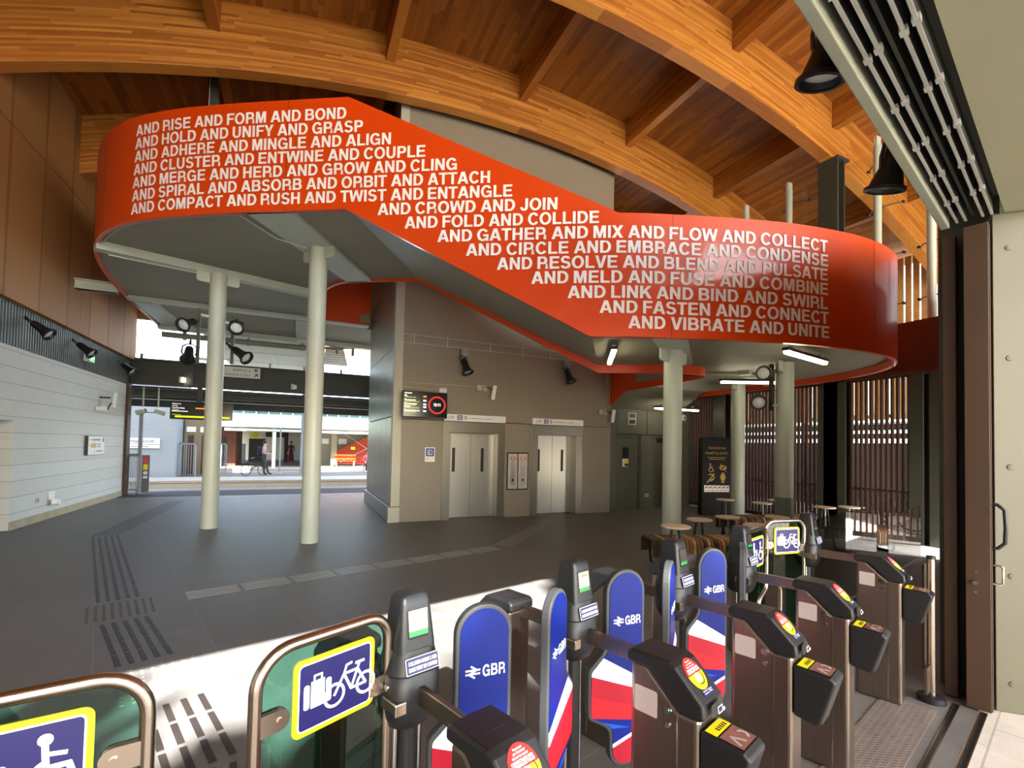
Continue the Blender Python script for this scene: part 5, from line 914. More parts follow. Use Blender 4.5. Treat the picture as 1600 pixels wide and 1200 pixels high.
def beacon(loc, label, rz=0.):
    t = thing('wireless_antenna', label, 'antenna', loc, rz, 'slim white tilted wall units'); b = MB(); b.T = Matrix.Rotation(.16, 4, 'Y'); b.box(-.05, .05, -.16, -.1, -.18, .18); b.build('unit', M_signw, t, bevel=.01)
    b = MB(); b.tube([(-.3, -.03, .12), (-.2, -.06, .13), (-.1, -.1, .12), (-.03, -.1, .06)], .012, 8); b.build('cable', M_black, t, smooth=40)
    b = MB(); b.box(-.42, -.28, -.07, 0, .03, .17); b.box(-.26, -.15, -.07, 0, .03, .17); b.build('connection_box', M_trimp, t, bevel=.006)
beacon((4.38, TY, 3.1), 'slim white tilted unit on the tower between the lifts and conduit')
beacon((7.98, TY, 2.68), 'slim white tilted unit at the right corner of the tower')
# back wall bits
t = thing('vent_grille', 'small pale double vent on the olive wall above the door', 'vent', (8.95, 11.35, 2.5)); b = MB()
b.box(0, .3, -.02, 0, 0, .36); b.build('frame', M_trimp, t)
b = MB(); b.box(.04, .26, -.024, -.02, .03, .15); b.box(.04, .26, -.024, -.02, .21, .33); b.build('slots', M_black, t)
t = thing('security_camera', 'white dome camera on the olive wall near the corner', 'camera', (11.0, 11.3, 2.78)); b = MB(); b.T = Matrix.Rotation(pi/2, 4, 'X'); b.lathe([(.09, -.05), (.1, 0), (.1, .09), (.085, .12)], 20); b.build('housing', M_signw, t, smooth=50); b = MB(); b.cyl((.02, -.118, 0), (.03, -.14, 0), .055, .045, 16); b.build('lens', M_black, t, smooth=50)
t = thing('wall_socket', 'small grey socket on the olive wall between the two doors', 'socket', (9.62, 11.35, .33)); b = MB(); b.box(0, .15, -.012, 0, 0, .1); b.build('plate', M_trimp, t); b = MB(); b.box(.03, .05, -.014, -.012, .03, .07); b.box(.1, .12, -.014, -.012, .03, .07); b.build('slots', M_black, t)
# assistance totem
t = thing('assistance_totem', 'black assistance meeting point totem with gold pictograms by the louvres', 'totem', (10.6, 9.62, 0), radians(-17)); b = MB(); b.box(-.44, .44, -.11, .11, 0, 2.15); b.build('body', mat('totem_black', '08090a', .7), t, bevel=.02)
b = MB(); b.box(.425, .445, -.112, .112, .02, 2.12); b.build('edge_strip', M_grey_pl, t)
M_gold = mat('gold_print', 'c09a2a', .45); f = Flat((0, -.112, 0), (1, 0, 0), (0, 0, 1)); f.text('Assistance', 0, 1.82, .075, 0, 1, width=.5, align='c'); f.text('meeting point.', 0, 1.68, .075, 0, 1, width=.68, align='c')
for i in range(2): f.line([(-.27+.05*i, 1.59-.05*i), (.27-.05*i, 1.59-.05*i)], .012, 0)
chair_icon(f, -.18, 1.3, .22, 0)
f.poly([(.06, 1.31), (.12, 1.37), (.18, 1.385), (.24, 1.37), (.3, 1.31), (.24, 1.25), (.18, 1.235), (.12, 1.25)], 0); f.disc(.18, 1.31, .05, 1, 1); f.line([(.1, 1.41), (.27, 1.2)], .022, 0, 2)
f.ring(-.17, 1.04, .07, .1, 0, 0, 18, -1.3, 2.4); f.line([(-.28, .9), (-.08, 1.14)], .03, 0, 1); f.line([(-.13, .99), (-.19, .94)], .035, 0, 1)
f.disc(.18, 1.15, .03, 0); f.line([(.18, 1.12), (.18, 1.0)], .1, 0); f.line([(.155, 1.0), (.155, .9)], .035, 0); f.line([(.205, 1.0), (.205, .9)], .035, 0); f.line([(.12, 1.1), (.12, 1.0)], .025, 0); f.line([(.24, 1.1), (.24, 1.0)], .025, 0)
for i in range(6): f.rect(-.37+i*.125, .64, -.255+i*.125, .82, 2); f.line([(-.34+i*.125, .75), (-.28+i*.125, .78)], .03, 3, 1); f.line([(-.35+i*.125, .68), (-.27+i*.125, .68)], .012, 3, 1)
f.build('print', [M_gold, M_black, M_plate, M_ink], t)
# ------------------------------------------------------------------ left wall fittings
M_gate0 = mat('faded_print', '8d8a86', .5)
t = thing('wall_sign', 'small pale wayfinding sign on the white block wall', 'sign', (-4.9, 15.9, 1.33), pi/2); b = MB(); b.box(-.56, .56, -.07, 0, 0, .5); b.build('sign_box', M_charcoal, t)
f = Flat((0, -.071, 0), (1, 0, 0), (0, 0, 1)); f.rect(-.55, .01, .55, .49, 0); f.line([(-.3, .4), (.25, .4)], .05, 3, 1); f.line([(-.48, .4), (-.4, .4)], .03, 3, 1); f.rect(-.36, .19, -.02, .31, 2, 1); f.line([(.05, .28), (.28, .28)], .03, 3, 1); f.line([(.05, .22), (.28, .22)], .03, 3, 1); f.line([(-.48, .25), (-.42, .25)], .03, 3, 1); f.line([(.0, .1), (.4, .1)], .04, 3, 1); f.line([(-.12, .06), (-.12, .13)], .025, 3, 1); f.rect(.42, .34, .5, .46, 1, 1); f.build('lettering', [M_signw, M_ink, mat('sign_tan', 'c9a36a', .5), M_gate0], t)
t = thing('exit_sign', 'small green lit exit sign on the corrugated strip', 'sign', (-4.87, 15.1, 3.68), pi/2); b = MB(); b.box(-.17, .17, -.12, 0, 0, .2); b.build('box', M_signw, t, bevel=.01); M_ex = mat('exit_green', '2fae4a', .5, emit='48d060', es=.9); f = Flat((0, -.121, 0), (1, 0, 0), (0, 0, 1)); f.rect(-.15, .02, .15, .18, 0); man_icon(f, -.05, .1, .13, 1); f.line([(.03, .1), (.11, .1)], .025, 1, 1); f.rect(.1, .06, .13, .14, 1, 1); f.build('face', [M_ex, M_scrw], t)
t = thing('wireless_antenna', 'slim white tilted unit with camera on the white block wall', 'antenna', (-4.9, 16.1, 2.62), pi/2, 'slim white tilted wall units')
b = MB(); b.T = Matrix.Translation((.25, -.25, .2))@Matrix.Rotation(.35, 4, 'Y'); b.box(-.05, .05, -.06, .0, -.22, .22); b.build('unit', M_signw, t, bevel=.01)
b = MB(); b.tube([(-.05, -.15, -.08), (.05, -.2, -.06), (.1, -.22, .06), (.16, -.25, .12)], .016, 8); b.cyl((.1, -.0, .26), (.14, -.22, .26), .02, n=8); b.build('cable', M_black, t, smooth=40)
b = MB(); b.cyl((-.12, 0, -.06), (-.12, -.22, -.06), .075, n=16); b.build('camera_dome', M_signw, t, smooth=50, bevel=.01)
t = thing('wall_socket', 'small grey socket low on the white block wall', 'socket', (-4.9, 13.05, .4), pi/2); b = MB(); b.box(-.06, .06, -.02, 0, 0, .11); b.build('plate', M_trimp, t); b = MB(); b.box(-.03, .03, -.024, -.02, .03, .08); b.build('socket_face', M_steel, t)
t = thing('cable_outlet', 'small white cable outlet box low on the white block wall', 'box', (-4.9, 13.65, .3), pi/2); b = MB(); b.box(-.09, .09, -.04, 0, .12, .3); b.build('plate', M_signw, t); b = MB(); b.T = Matrix.Rotation(.25, 4, 'Y'); b.box(-.08, .12, -.14, -.04, .0, .11); b.build('outlet', M_signw, t, bevel=.01)
# ------------------------------------------------------------------ louvre screens
def louvre(y0, y1, z0, z1, label, x=RX+.12, pitch=.1):
    t = thing('louvre_screen', label, 'louvre screen', (x, y0, 0), 0, 'brown slatted screens along the right wall'); b = MB(); y = .02; L = y1-y0
    while y < L-.03: b.box(-.035, .035, y, y+.036, z0+.04, z1-.02); y += pitch
    b.build('slats', M_slat, t)
    b = MB(); b.box(-.05, .05, 0, L, z0-.05, z0+.04); b.box(-.05, .05, 0, L, z1-.03, z1+.02); b.build('frame', M_corten, t)
    b = MB(); b.tube([(.045, 0, 1.0), (.045, L, 1.0)], .02, 8); b.tube([(.045, 0, 2.45), (.045, L, 2.45)], .012, 8); b.build('rail', M_charcoal, t, smooth=40)
louvre(7.12, 9.86, .12, 3.42, 'brown slatted screen behind the column with the grey base and the totem')
louvre(5.38, 6.55, .12, 3.42, 'brown slatted screen between the two dark green posts')
louvre(10.32, 11.3, .12, 3.42, 'narrow brown slatted screen in the corner behind the totem')
louvre(3.5, 4.82, .12, 3.3, 'sunlit red brown slatted screen beside the sliding door edge', x=RX+.05, pitch=.1)
# ------------------------------------------------------------------ benches and tables
M_wl = mat('pale_wood_slat', 'c39a62', .5, var=.15, scale=4, stretch=(1, 12, 1)); M_wd = mat('dark_wood_slat', '4a3422', .5, var=.2, scale=4, stretch=(1, 12, 1)); M_wm = mat('mid_wood_slat', '8a6236', .5, var=.15, scale=4, stretch=(1, 12, 1)); M_top = mat('pale_wood_top', 'e0c9ae', .45, var=.08, scale=3, stretch=(1, 9, 1))
def bench(cx, cy, ang, L, label):
    t = thing('bench', label, 'bench', (cx, cy, 0), radians(ang), 'slatted timber benches'); b = MB(); x = -L/2; i = 0
    o = fillet([(-.27, .19), (-.27, .45), (.27, .45), (.27, .19)], [0, .1, .1, 0], 5); n = fillet([(-.24, .19), (-.24, .42), (.24, .42), (.24, .19)], [0, .075, .075, 0], 5); ring = o+n[::-1]
    rnd = random.Random(int(cx*10))
    while x < L/2:
        k = rnd.choice((0, 1, 2, 1, 0)) if i % 2 else rnd.choice((1, 2))
        m_ = len(o); vs = [(x, y, z) for y, z in o]+[(x, y, z) for y, z in n]+[(x+.043, y, z) for y, z in o]+[(x+.043, y, z) for y, z in n]; fs = []
        for q in range(m_-1): fs += [(q, q+1, m_+q+1, m_+q), (2*m_+q+1, 2*m_+q, 3*m_+q, 3*m_+q+1), (q+1, q, 2*m_+q, 2*m_+q+1), (m_+q, m_+q+1, 3*m_+q+1, 3*m_+q)]
        fs += [(0, m_, 3*m_, 2*m_), (2*m_-1, m_-1, 3*m_-1, 4*m_-1)]
        b.add(vs, fs, k); x += .056; i += 1
    b.build('slatted_seat', [M_wl, M_wd, M_wm], t)
    for x in (-L/2+.12, L/2-.12):
        b = MB(); b.tube([(x, y, z) for y, z in fillet([(-.16, .02), (-.22, .4), (.22, .4), (.16, .02)], [.06, .06, .06, .06], 5)], .022, 8, True); b.build('leg_frame', M_black, t, smooth=40)
bench(5.85, 5.42, -20, 1.95, 'striped slatted bench nearest the gates in front of the lettered panel column')
bench(8.95, 6.82, -10, 1.95, 'striped slatted bench between the totem and the dark-based column')
bench(9.5, 5.22, -14, 1.15, 'striped slatted bench behind the dark tinted glass screen')
def table(x, y, h, label, r=.2):
    t = thing('side_table', label, 'table', (x, y, 0), 0, 'round pale wooden side tables'); b = MB(); b.lathe([(r-.012, 0), (r, .008), (r, .022), (r-.008, .03)], 32); o = b.build('tabletop', M_top, t, smooth=40); o.location = (0, 0, h-.03)
    for k in range(3):
        a = .5+2*pi*k/3; b = MB(); b.tube([(.05*cos(a), .05*sin(a), h-.03), (.13*cos(a), .13*sin(a), .01)], [.016, .02], 10); b.build('leg', (M_steelp, M_black, M_black)[k], t, smooth=40)
table(6.06, 5.8, .66, 'round side table just right of the column behind the nearest bench')
table(4.77, 4.98, .75, 'sunlit round side table in front of the left end of the nearest bench')
table(6.77, 5.86, .66, 'round side table behind the right half of the nearest bench')
table(5.99, 4.66, .75, 'brightest sunlit round side table just left of the bicycle sign leaf')
table(7.66, 5.59, .66, 'round side table directly above the bicycle sign leaf')
table(9.09, 7.93, .66, 'round side table in front of the black totem base')
table(9.38, 7.2, .66, 'round side table behind the middle bench, left of the dark-based column')
table(10.3, 7.5, .66, 'small far side table seen just left of the dark-based column')
table(10.08, 6.28, .66, 'round side table right of the dark-based column by the slats')
table(10.67, 6.14, .66, 'round side table farthest right, in front of the green post')
# ------------------------------------------------------------------ tactile paving
TAC = mat('tactile_bar', '2c2624', .5, var=.15); TACS = mat('tactile_steel', '8f8c86', .4, m=.1, var=.1)
def tstrip(P, rows, gap, wd, seg, gp, m, h=.005):
    b = MB(); acc = 0
    for (x0, y0), (x1, y1) in zip(P[:-1], P[1:]):
        a = Vector((x0, y0)); d = Vector((x1, y1))-a; L = d.length; d.normalize(); n = Vector((d.y, -d.x)); s = 0
        while s < L-.05:
            e = min(s+seg, L)
            for r in range(rows):
                o = (r-(rows-1)/2)*gap; q = [a+d*s+n*(o-wd/2), a+d*s+n*(o+wd/2), a+d*e+n*(o+wd/2), a+d*e+n*(o-wd/2)]; b.ext([(p.x, p.y, 0) for p in q], (0, 0, h))
            s = e+gp
    return struct(b.build('trim_tactile_strip', m))
tstrip([(-1.07, 4.75), (-1.5, 5.85)], 5, .085, .034, .26, .04, TAC); tstrip([(-1.76, 6.62), (-3.13, 10.9)], 5, .085, .034, .26, .04, TAC)
tstrip([(-3.15, 11.0), (-3.1, 16.5)], 5, .085, .034, .9, .02, TAC); tstrip([(-.42, 3.1), (-.72, 3.95)], 4, .1, .036, .26, .045, TAC); tstrip([(-.3, 2.0), (-.42, 3.05)], 4, .1, .036, .26, .045, TAC)
tstrip([(-1.1, 6.5), (3.3, 7.72)], 5, .07, .02, .52, .05, TACS); tstrip([(3.4, 7.8), (5.9, 10.3)], 5, .07, .02, .52, .05, TACS)
def blister(cx, cy, ang, nx, ny, m, p=.066):
    b = MB()
    for i in range(nx):
        for j in range(ny):
            x, y = (i-(nx-1)/2)*p, (j-(ny-1)/2)*p; b.cyl((cx+x*cos(ang)-y*sin(ang), cy+x*sin(ang)+y*cos(ang), 0), (cx+x*cos(ang)-y*sin(ang), cy+x*sin(ang)+y*cos(ang), .005), .016, .01, 8)
    struct(b.build('trim_blister_paving', m))
blister(-1.63, 6.22, .29, 9, 9, mat('blister_stud', '4c4038', .5)); blister(-.88, 4.35, .29, 8, 10, mat('blister_stud_pale', '77716a', .5))
b = MB()
for i in range(14): b.box(-2.6+i*.34, -2.34+i*.34, 17.05, 17.2, -.01, .003)
struct(b.build('trim_drain', M_black))
# ------------------------------------------------------------------ end opening: beams and canopy over the near platform
b = MB(); b.box(-5.1, 3.4, 18.5, 18.56, 3.55, 4.32); b.box(-5.1, 3.4, 18.42, 18.8, 4.26, 4.34); b.box(-5.1, 3.4, 18.42, 18.8, 3.52, 3.6)
for x in (-3.2, -1.2, .8): b.box(x-.02, x+.02, 18.42, 18.56, 3.6, 4.26)
struct(b.build('trim_end_beam', M_charcoal))
b = MB()
for x in (-4.6, -3.1, -.95, .28, .5, 1.4): b.box(x-.035, x+.035, 18.5, 18.6, 4.34, 4.5)
struct(b.build('trim_glazing_clip', M_steel))
t = thing('platform_canopy', 'dark steel canopy over the near platform behind the end beam', 'canopy', (0, 0, 0)); b = MB(); b.box(-8, 14, 21.6, 22.2, 3.3, 3.42); b.box(-5.05, 4.5, 18.9, 21.6, 3.42, 3.5); b.build('roof_panel', M_charcoal, t)
b = MB(); b.box(-8, 14, 22.2, 22.4, 3.02, 3.5); b.build('edge_beam', M_charcoal, t)
for y in (19.6, 20.8): b = MB(); b.box(-6, 8, y-.08, y+.08, 3.22, 3.44); b.build('cross_beam', M_charcoal, t)
b = MB(); b.tube([(-6, 21.3, 3.26), (9, 21.3, 3.26)], .035, 8); b.build('pipe', M_signw, t, smooth=40)
b = MB(); b.tube([(-5, 22.6, 3.22), (12, 22.6, 3.22)], .05, 8); b.build('gutter', M_steelp, t, smooth=40)
for x in (-7.6, 7.0): b = MB(); b.box(x-.1, x+.1, 20.2, 20.4, 0, 3.42); b.build('post', M_charcoal, t)
for lb, x0 in (('white wayfinding sign with arrows on the dark end beam', -2.42),):
    t = thing('platform_sign', lb, 'sign', (x0, 18.38, 3.9)); b = MB(); b.box(0, 1.2, 0, .05, 0, .4); b.build('sign_box', M_charcoal, t); f = Flat((0, -.001, 0), (1, 0, 0), (0, 0, 1)); f.rect(.02, .02, 1.18, .38, 0); f.text('Platform 4', .88, .24, .075, 1, 1, width=.5, align='r'); f.text('Platforms 1, 2 & 3', .88, .08, .075, 1, 1, width=.72, align='r')
    f.line([(1.05, .22), (1.05, .33)], .025, 1, 1); f.line([(.99, .28), (1.05, .34), (1.11, .28)], .025, 1, 1); f.line([(1.0, .07), (1.09, .16)], .025, 1, 1); f.line([(1.02, .16), (1.1, .165), (1.1, .09)], .025, 1, 1); f.build('lettering', [M_signw, M_ink], t)
t = thing('platform_display', 'black train display with a lime bar hung below the end beam', 'screen', (-3.78, 18.42, 2.44)); b = MB(); b.box(0, 1.75, 0, .12, 0, .58); b.build('casing', M_black, t, bevel=.01)
b = MB(); b.box(.72, .86, .02, .1, .58, 1.1); b.build('hanger', M_charcoal, t)
f = Flat((0, -.001, 0), (1, 0, 0), (0, 0, 1)); f.rect(.02, .02, 1.73, .56, 0); f.text('Platform 4', .06, .485, .035, 1, 1); f.text('15:26', .06, .415, .04, 1, 1); f.text('Cambridge', .06, .345, .045, 1, 1, False, .34); f.line([(.06, .305), (.24, .305)], .014, 2, 1); f.line([(.06, .262), (.48, .262)], .022, 1, 1); f.line([(.93, .435), (1.13, .435)], .022, 3, 1); f.rect(.7, .355, 1.15, .39, 3, 1); f.line([(.06, .15), (.3, .15)], .008, 2, 1); f.rect(.14, .06, 1.68, .12, 2, 1, .02); f.build('display', [M_screen, M_scrw, M_scry, M_amber], t)
for lb, x, z in (('small white camera on the end beam, right of the first column', -.17, 3.72), ('small white camera on the end beam, left of the train display', -3.45, 3.72)):
    t = thing('beam_camera', lb, 'light', (x, 18.36, z), 0, 'small cameras on the end beam'); b = MB(); b.box(-.1, .02, -.05, .05, -.1, .1); b.build('body', M_steelp, t, bevel=.01); b = MB(); b.box(-.015, .09, -.07, -.045, -.085, .06); b.build('lens', M_lamp if x < -1 else M_signw, t, bevel=.008); b = MB(); b.tube([(-.08, 0, .1), (-.05, 0, .18), (.03, 0, .18), (.06, 0, .08)], .01, 6); b.build('bracket', M_charcoal, t)  # camera boxes; the left lens is given a lamp glow
t = thing('twin_spotlight', 'pair of pale spotlights hung under the canopy at the left opening', 'light', (-4.35, 18.7, 2.75))
for s_ in (-1, 1):
    b = MB(); b.T = Matrix.Rotation(s_*.3, 4, 'Y'); b.box(s_*.28-.13, s_*.28+.13, -.08, .08, -.1, .04); b.build('lamp_head', M_steelp, t, bevel=.01); b = MB(); b.box(s_*.2-.02, s_*.2+.02, -.02, .02, .05, .7); b.build('hanger', M_steelp, t)
b = MB(); b.tube([(-.15, 0, .0), (-.08, 0, -.12), (.08, 0, -.12), (.15, 0, .0)], .014, 6); b.build('cable', M_black, t)
t = thing('platform_gate', 'grey barred metal gate with warning stickers beside the white wall end', 'gate', (-4.95, 18.75, 0)); M_gate = mat('gate_grey', '8f99a0', .5)
b = MB(); b.box(.3, .4, 0, .08, 0, 2.65); b.build('tall_post', M_gate, t); b = MB(); b.box(.02, .06, 0, .05, .05, 1.3); b.box(.02, .32, 0, .05, .1, .18); b.box(.02, .32, 0, .05, 1.2, 1.3); b.build('gate_frame', M_gate, t); b = MB()
for i in range(5): b.box(.08+i*.045, .1+i*.045, .015, .035, .18, 1.2)
b.build('bars', M_gate, t); b = MB(); b.box(.42, .62, 0, .04, .05, 1.25); b.build('gate_panel', mat('gate_dark', '5d646c', .5), t)
f = Flat((.46, -.002, .5), (1, 0, 0), (0, 0, 1)); f.rect(0, .5, .12, .68, 0); f.rect(0, .28, .12, .46, 1); f.disc(.06, .18, .06, 2); f.rect(0, 0, .12, .08, 2); f.build('stickers', [M_red, M_yellow, M_signw], t)
# ------------------------------------------------------------------ tracks and far platforms
b = MB(); b.box(-30, 30, 19.2, 19.6, -.2, 0); b.box(-30, -9, 10, 19.2, -.2, 0); struct(b.build('platform_near', M_asph))
b = MB(); b.box(-30, 30, 17.75, 19.35, -.19, .004); struct(b.build('platform_strip', M_asph))
b = MB(); b.box(-30, 30, 19.6, 20.7, -.25, .003); struct(b.build('platform_near_coping', M_conc))
b = MB(); b.box(-30, 30, 20.7, 60, -1.4, -1.15); struct(b.build('track_bed', mat('ballast', '6f675f', .9, var=.3, scale=14, bump=.5)))
def plat(y0, y1, nm):
    b = MB(); b.box(-30, 30, y0, y0+.25, -1.15, -.3); struct(b.build(nm+'_wall', mat(nm+'_face', '6f5d52', .8)))
    b = MB(); b.box(-30, 30, y0-.02, y0+.3, -.3, -.12); b.box(-30, 30, y0, y0+2.4, -.1, 0); struct(b.build(nm+'_coping', M_conc))
    b = MB(); b.box(-30, 30, y0+2.4, y1, -.15, -.002); struct(b.build(nm, mat(nm+'_paving', '6a635e', .8, var=.1)))
plat(24.3, 30.2, 'platform_middle'); plat(34.3, 58., 'platform_far')
for y in (21.5, 22.95, 31.4, 32.85):
    t = thing('rail', 'steel running rail on the track beyond the %s' % ('near platform edge', 'near platform edge', 'middle platform', 'middle platform')[(21.5, 22.95, 31.4, 32.85).index(y)], 'rail', (0, y, -1.15), 0, 'running rails'); b = MB(); b.box(-30, 30, -.035, .035, .1, .14); b.box(-30, 30, -.01, .01, .02, .1); b.box(-30, 30, -.07, .07, 0, .02); b.build('rail_profile', M_steel, t)
t = thing('platform_building', 'white rendered building with a gabled top and station name sign', 'building', (0, 26.6, 0)); b = MB(); b.ext([(-12, 0, 0), (-5.2, 0, 0), (-5.2, 0, 6.1), (-5.65, 0, 7.1), (-6.35, 0, 7.1), (-7.3, 0, 5.0), (-12, 0, 5.0)], (0, 3.2, 0)); b.build('wall', M_pwhite, t)
b = MB(); b.box(-12, -5.19, -.006, 0, 2.28, 2.3); b.build('render_joint', M_trimp, t)
b = MB(); b.box(-7.5, -5.78, -.06, 0, 1.34, 1.8); b.build('name_board', M_signw, t, bevel=.01); f = Flat((-7.5, -.061, 1.34), (1, 0, 0), (0, 0, 1)); f.text('Cambridge South', .06, .26, .13, 0, 1, width=1.46); f.rect(0, .17, 1.72, .185, 0); f.line([(.1, .08), (1.3, .08)], .03, 1); f.build('lettering', [M_navy, M_gate], t)
t = thing('lift_kiosk', 'tan panelled lift block with two dark doors on the middle platform', 'building', (-5.15, 28.2, 0)); b = MB(); b.box(0, 1.15, 0, 2.6, 0, 3.4); b.build('wall', mat('tan_panel', '7d735f', .6), t)
for x in (.22, .8): b = MB(); b.box(x-.05, x+.2, -.02, 0, .05, 2.0); b.build('door', M_corten, t); b = MB(); b.box(x-.12, x+.27, -.05, 0, 2.15, 2.42); b.build('sign', M_signw, t)
def pfence(x, y, w, h, label):
    t = thing('fence_panel', label, 'fence', (x, y, 0), 0, 'pale grey platform fence panels'); b = MB(); b.box(0, .06, 0, .06, 0, h); b.box(w-.06, w, 0, .06, 0, h); b.box(0, w, 0, .06, h-.06, h); b.build('frame', M_gate, t); b = MB()
    for i in range(max(2, int(w/.1))): b.box(.08+i*.1, .1+i*.1, .02, .04, .05, h-.06)
    b.build('bars', M_gate, t)
pfence(-5.15, 27.2, .7, 1.6, 'pale grey fence panel in front of the tan lift block'); pfence(-4.0, 30., .5, 1.6, 'pale grey fence panel left of the rust clad wall'); pfence(-5.3, 36, .8, 1.5, 'pale grey fence panel right of the dark doorway in the rust wall')
t = thing('rust_clad_building', 'rust brown clad building on the far platform', 'building', (-8, 38, 0)); b = MB(); b.box(0, 4.1, 0, 4, 0, 2.62)
b.build('wall', M_terra, t); b = MB()
for z in (.8, 1.6, 2.4): b.box(0, 4.11, -.01, 0, z, z+.02)
for x in (1., 2., 3.): b.box(x, x+.02, -.01, 0, 0, 2.6)
b.build('cladding_joint', M_corten, t); b = MB(); b.box(2.9, 3.5, -.03, 0, 0, 2.0); b.build('door', M_black, t)
for z in (1.55, .95): f = Flat((1.72, -.012, z), (1, 0, 0), (0, 0, 1)); f.rect(0, 0, .35, .35, 0); f.disc(.175, .175, .1, 1, 1); f.build('notice', [M_signw, M_ink], t)
t = thing('footbridge', 'pale green panelled footbridge with glazed upper storey across the tracks', 'bridge', (0, 34.6, 0)); t.scale = (.9, 1, .9); M_mint = mat('mint_panel', '8a988a', .6); b = MB(); b.box(-6, 14, 0, 18, 2.95, 3.65); b.build('deck_panel', M_mint, t); b = MB()
for i in range(20): b.box(-6+i, -5.98+i, -.01, 0, 2.95, 3.65)
b.build('panel_joint', M_gate, t); b = MB(); b.box(-6, 14, .3, .34, 3.65, 4.35); b.build('glazing', mat('bridge_glass', '6d8f93', .15, var=.3, scale=.8), t)
b = MB()
for i in range(26): b.box(-6+i*.8, -5.94+i*.8, .2, .3, 3.65, 4.35)
b.box(-6, 14, .15, .3, 4.25, 4.4); b.build('mullions', M_signw, t); b = MB(); b.box(-6, 14, -.3, 3.2, 4.4, 4.6); b.build('roof', M_gate, t)
b = MB(); b.tube([(-4.6, -.5, 2.72), (12, -.5, 2.72)], .09, 8); b.build('canopy_tube', M_steelp, t)
for x in (-1.55, 1.15): b = MB(); b.box(x-.12, x+.12, .2, .44, 0, 2.95); b.build('pier', M_steelp, t)
t = thing('white_column', 'sunlit square white column on the middle platform', 'column', (.36, 27.6, 0)); b = MB(); b.box(-.2, .2, -.2, .2, 0, 5.75); b.build('shaft', M_pwhite, t)
b = MB(); b.tube([(-.2, -.1, 3.4), (-.6, -.1, 3.95)], .05, 8); b.build('brace', M_charcoal, t)
t = thing('station_hall', 'bright concourse with dark doorway and screens beyond the cyclist', 'building', (0, 44, 0)); b = MB(); b.box(-8, 12, 6, 6.3, 0, 3.4); b.build('back_wall', M_cream, t)
b = MB(); b.box(-3.6, -2.4, 0, .3, 0, 1.95); b.build('dark_kiosk', M_black, t); b = MB(); b.box(-2.4, -.9, -.1, .2, 2.1, 2.6); b.build('screen', M_black, t)
for x, w in ((-1.0, .3), (-5.2, .2), (.9, .25)): b = MB(); b.box(x, x+w, 0, .3, 0, 3.4); b.build('pier', M_corten if x == -1. else M_steelp, t)
b = MB(); b.box(-3.55, -2.9, -.05, 0, 2.0, 2.4); b.build('amber_sign', M_yellow, t); b = MB(); b.box(-5, -4, 1, 2, 0, 1.5); b.box(-.5, 2.5, 5, 5.6, 0, 1.1); b.build('counter', M_gate, t)
t = thing('stair_enclosure', 'bright orange sloping stair side panel against a grey wall on the far platform', 'staircase', (0, 38, 0)); b = MB(); b.ext([(2.6, 0, .15), (5.7, 0, .15), (5.7, 0, 2.6), (2.6, 0, 1.1)], (0, .3, 0)); b.build('side_panel', mat('stair_orange', '962804', .5), t)
b = MB(); b.box(.9, 8, .9, 1.2, 0, 2.6); b.build('back_wall', M_soff, t); b = MB(); b.box(2.3, 2.7, -.5, -.2, 0, 2.6); b.build('pier', M_soff, t); b = MB(); b.box(1.3, 2.2, .85, .9, 1.65, 2.05); b.build('wall_notice', M_signw, t); b = MB(); b.box(2.9, 3.5, .85, .9, 1.65, 2.05); b.build('wall_notice', M_signw, t); b = MB(); b.box(3.75, 4.05, -.02, 0, 1.25, 1.45); b.build('small_sign', M_yellow, t); b = MB(); b.tube([(3.0, -.2, .3), (4.9, -.2, 1.35), (6.2, -.2, .9)], .015, 6); b.tube([(3.2, -.2, 2.45), (4.9, -.2, 1.35)], .015, 6); b.build('bracing', M_steelp, t)
def pbench(x, y, w, label):
    t = thing('platform_bench', label, 'bench', (x, y, 0), 0, 'orange platform benches'); b = MB()
    for i in range(4): b.box(-w/2, w/2, -.25+i*.12, -.16+i*.12, .43, .46)
    b.build('seat', M_orange, t); b = MB()
    for i in range(3): b.box(-w/2, w/2, .24, .27, .54+i*.13, .63+i*.13)
    b.build('backrest', M_orange, t)
    for s_ in (-1, 1): b = MB(); b.box(s_*w*.4-.03, s_*w*.4+.03, -.2, .26, 0, .43); b.build('leg', M_steelp, t)
pbench(3.2, 36.2, 1.5, 'orange slatted bench in front of the orange stair panel'); pbench(4.3, 30.05, 1.4, 'orange slatted bench with two seated people by the tower edge')
t = thing('platform_pole', 'slim grey pole with a small base to the right of the cyclist', 'pole', (-.85, 28.9, 0)); b = MB(); b.cyl((0, 0, 0), (0, 0, 2.5), .04, n=12); b.build('pole', M_gate, t, smooth=40); b = MB(); b.lathe([(.2, 0), (.2, .03), (.05, .06)], 16); b.build('base', M_gate, t)
t = thing('footbridge_soffit', 'cream panelled underside of the covered footbridge beyond the end beam', 'bridge', (0, 0, 0)); b = MB(); b.box(-3.35, .9, 19.3, 30, 5.75, 6.1); b.build('soffit', M_cream, t); b = MB(); b.box(.5, .78, 29.4, 29.7, 0, 5.75); b.build('pier', M_pwhite, t); b = MB()
for y in (21.5, 24, 27): b.box(-3.35, .9, y, y+.02, 5.74, 5.75)
b.box(-1.2, -1.18, 19.3, 30, 5.74, 5.75); b.build('panel_joint', M_trimp, t); b = MB()
for i in range(7): b.box(.95, 1.6+i*.08, 20.2+i*.6, 20.6+i*.6, 5.5, 5.6)
b.build('louvre_blades', M_soff, t)
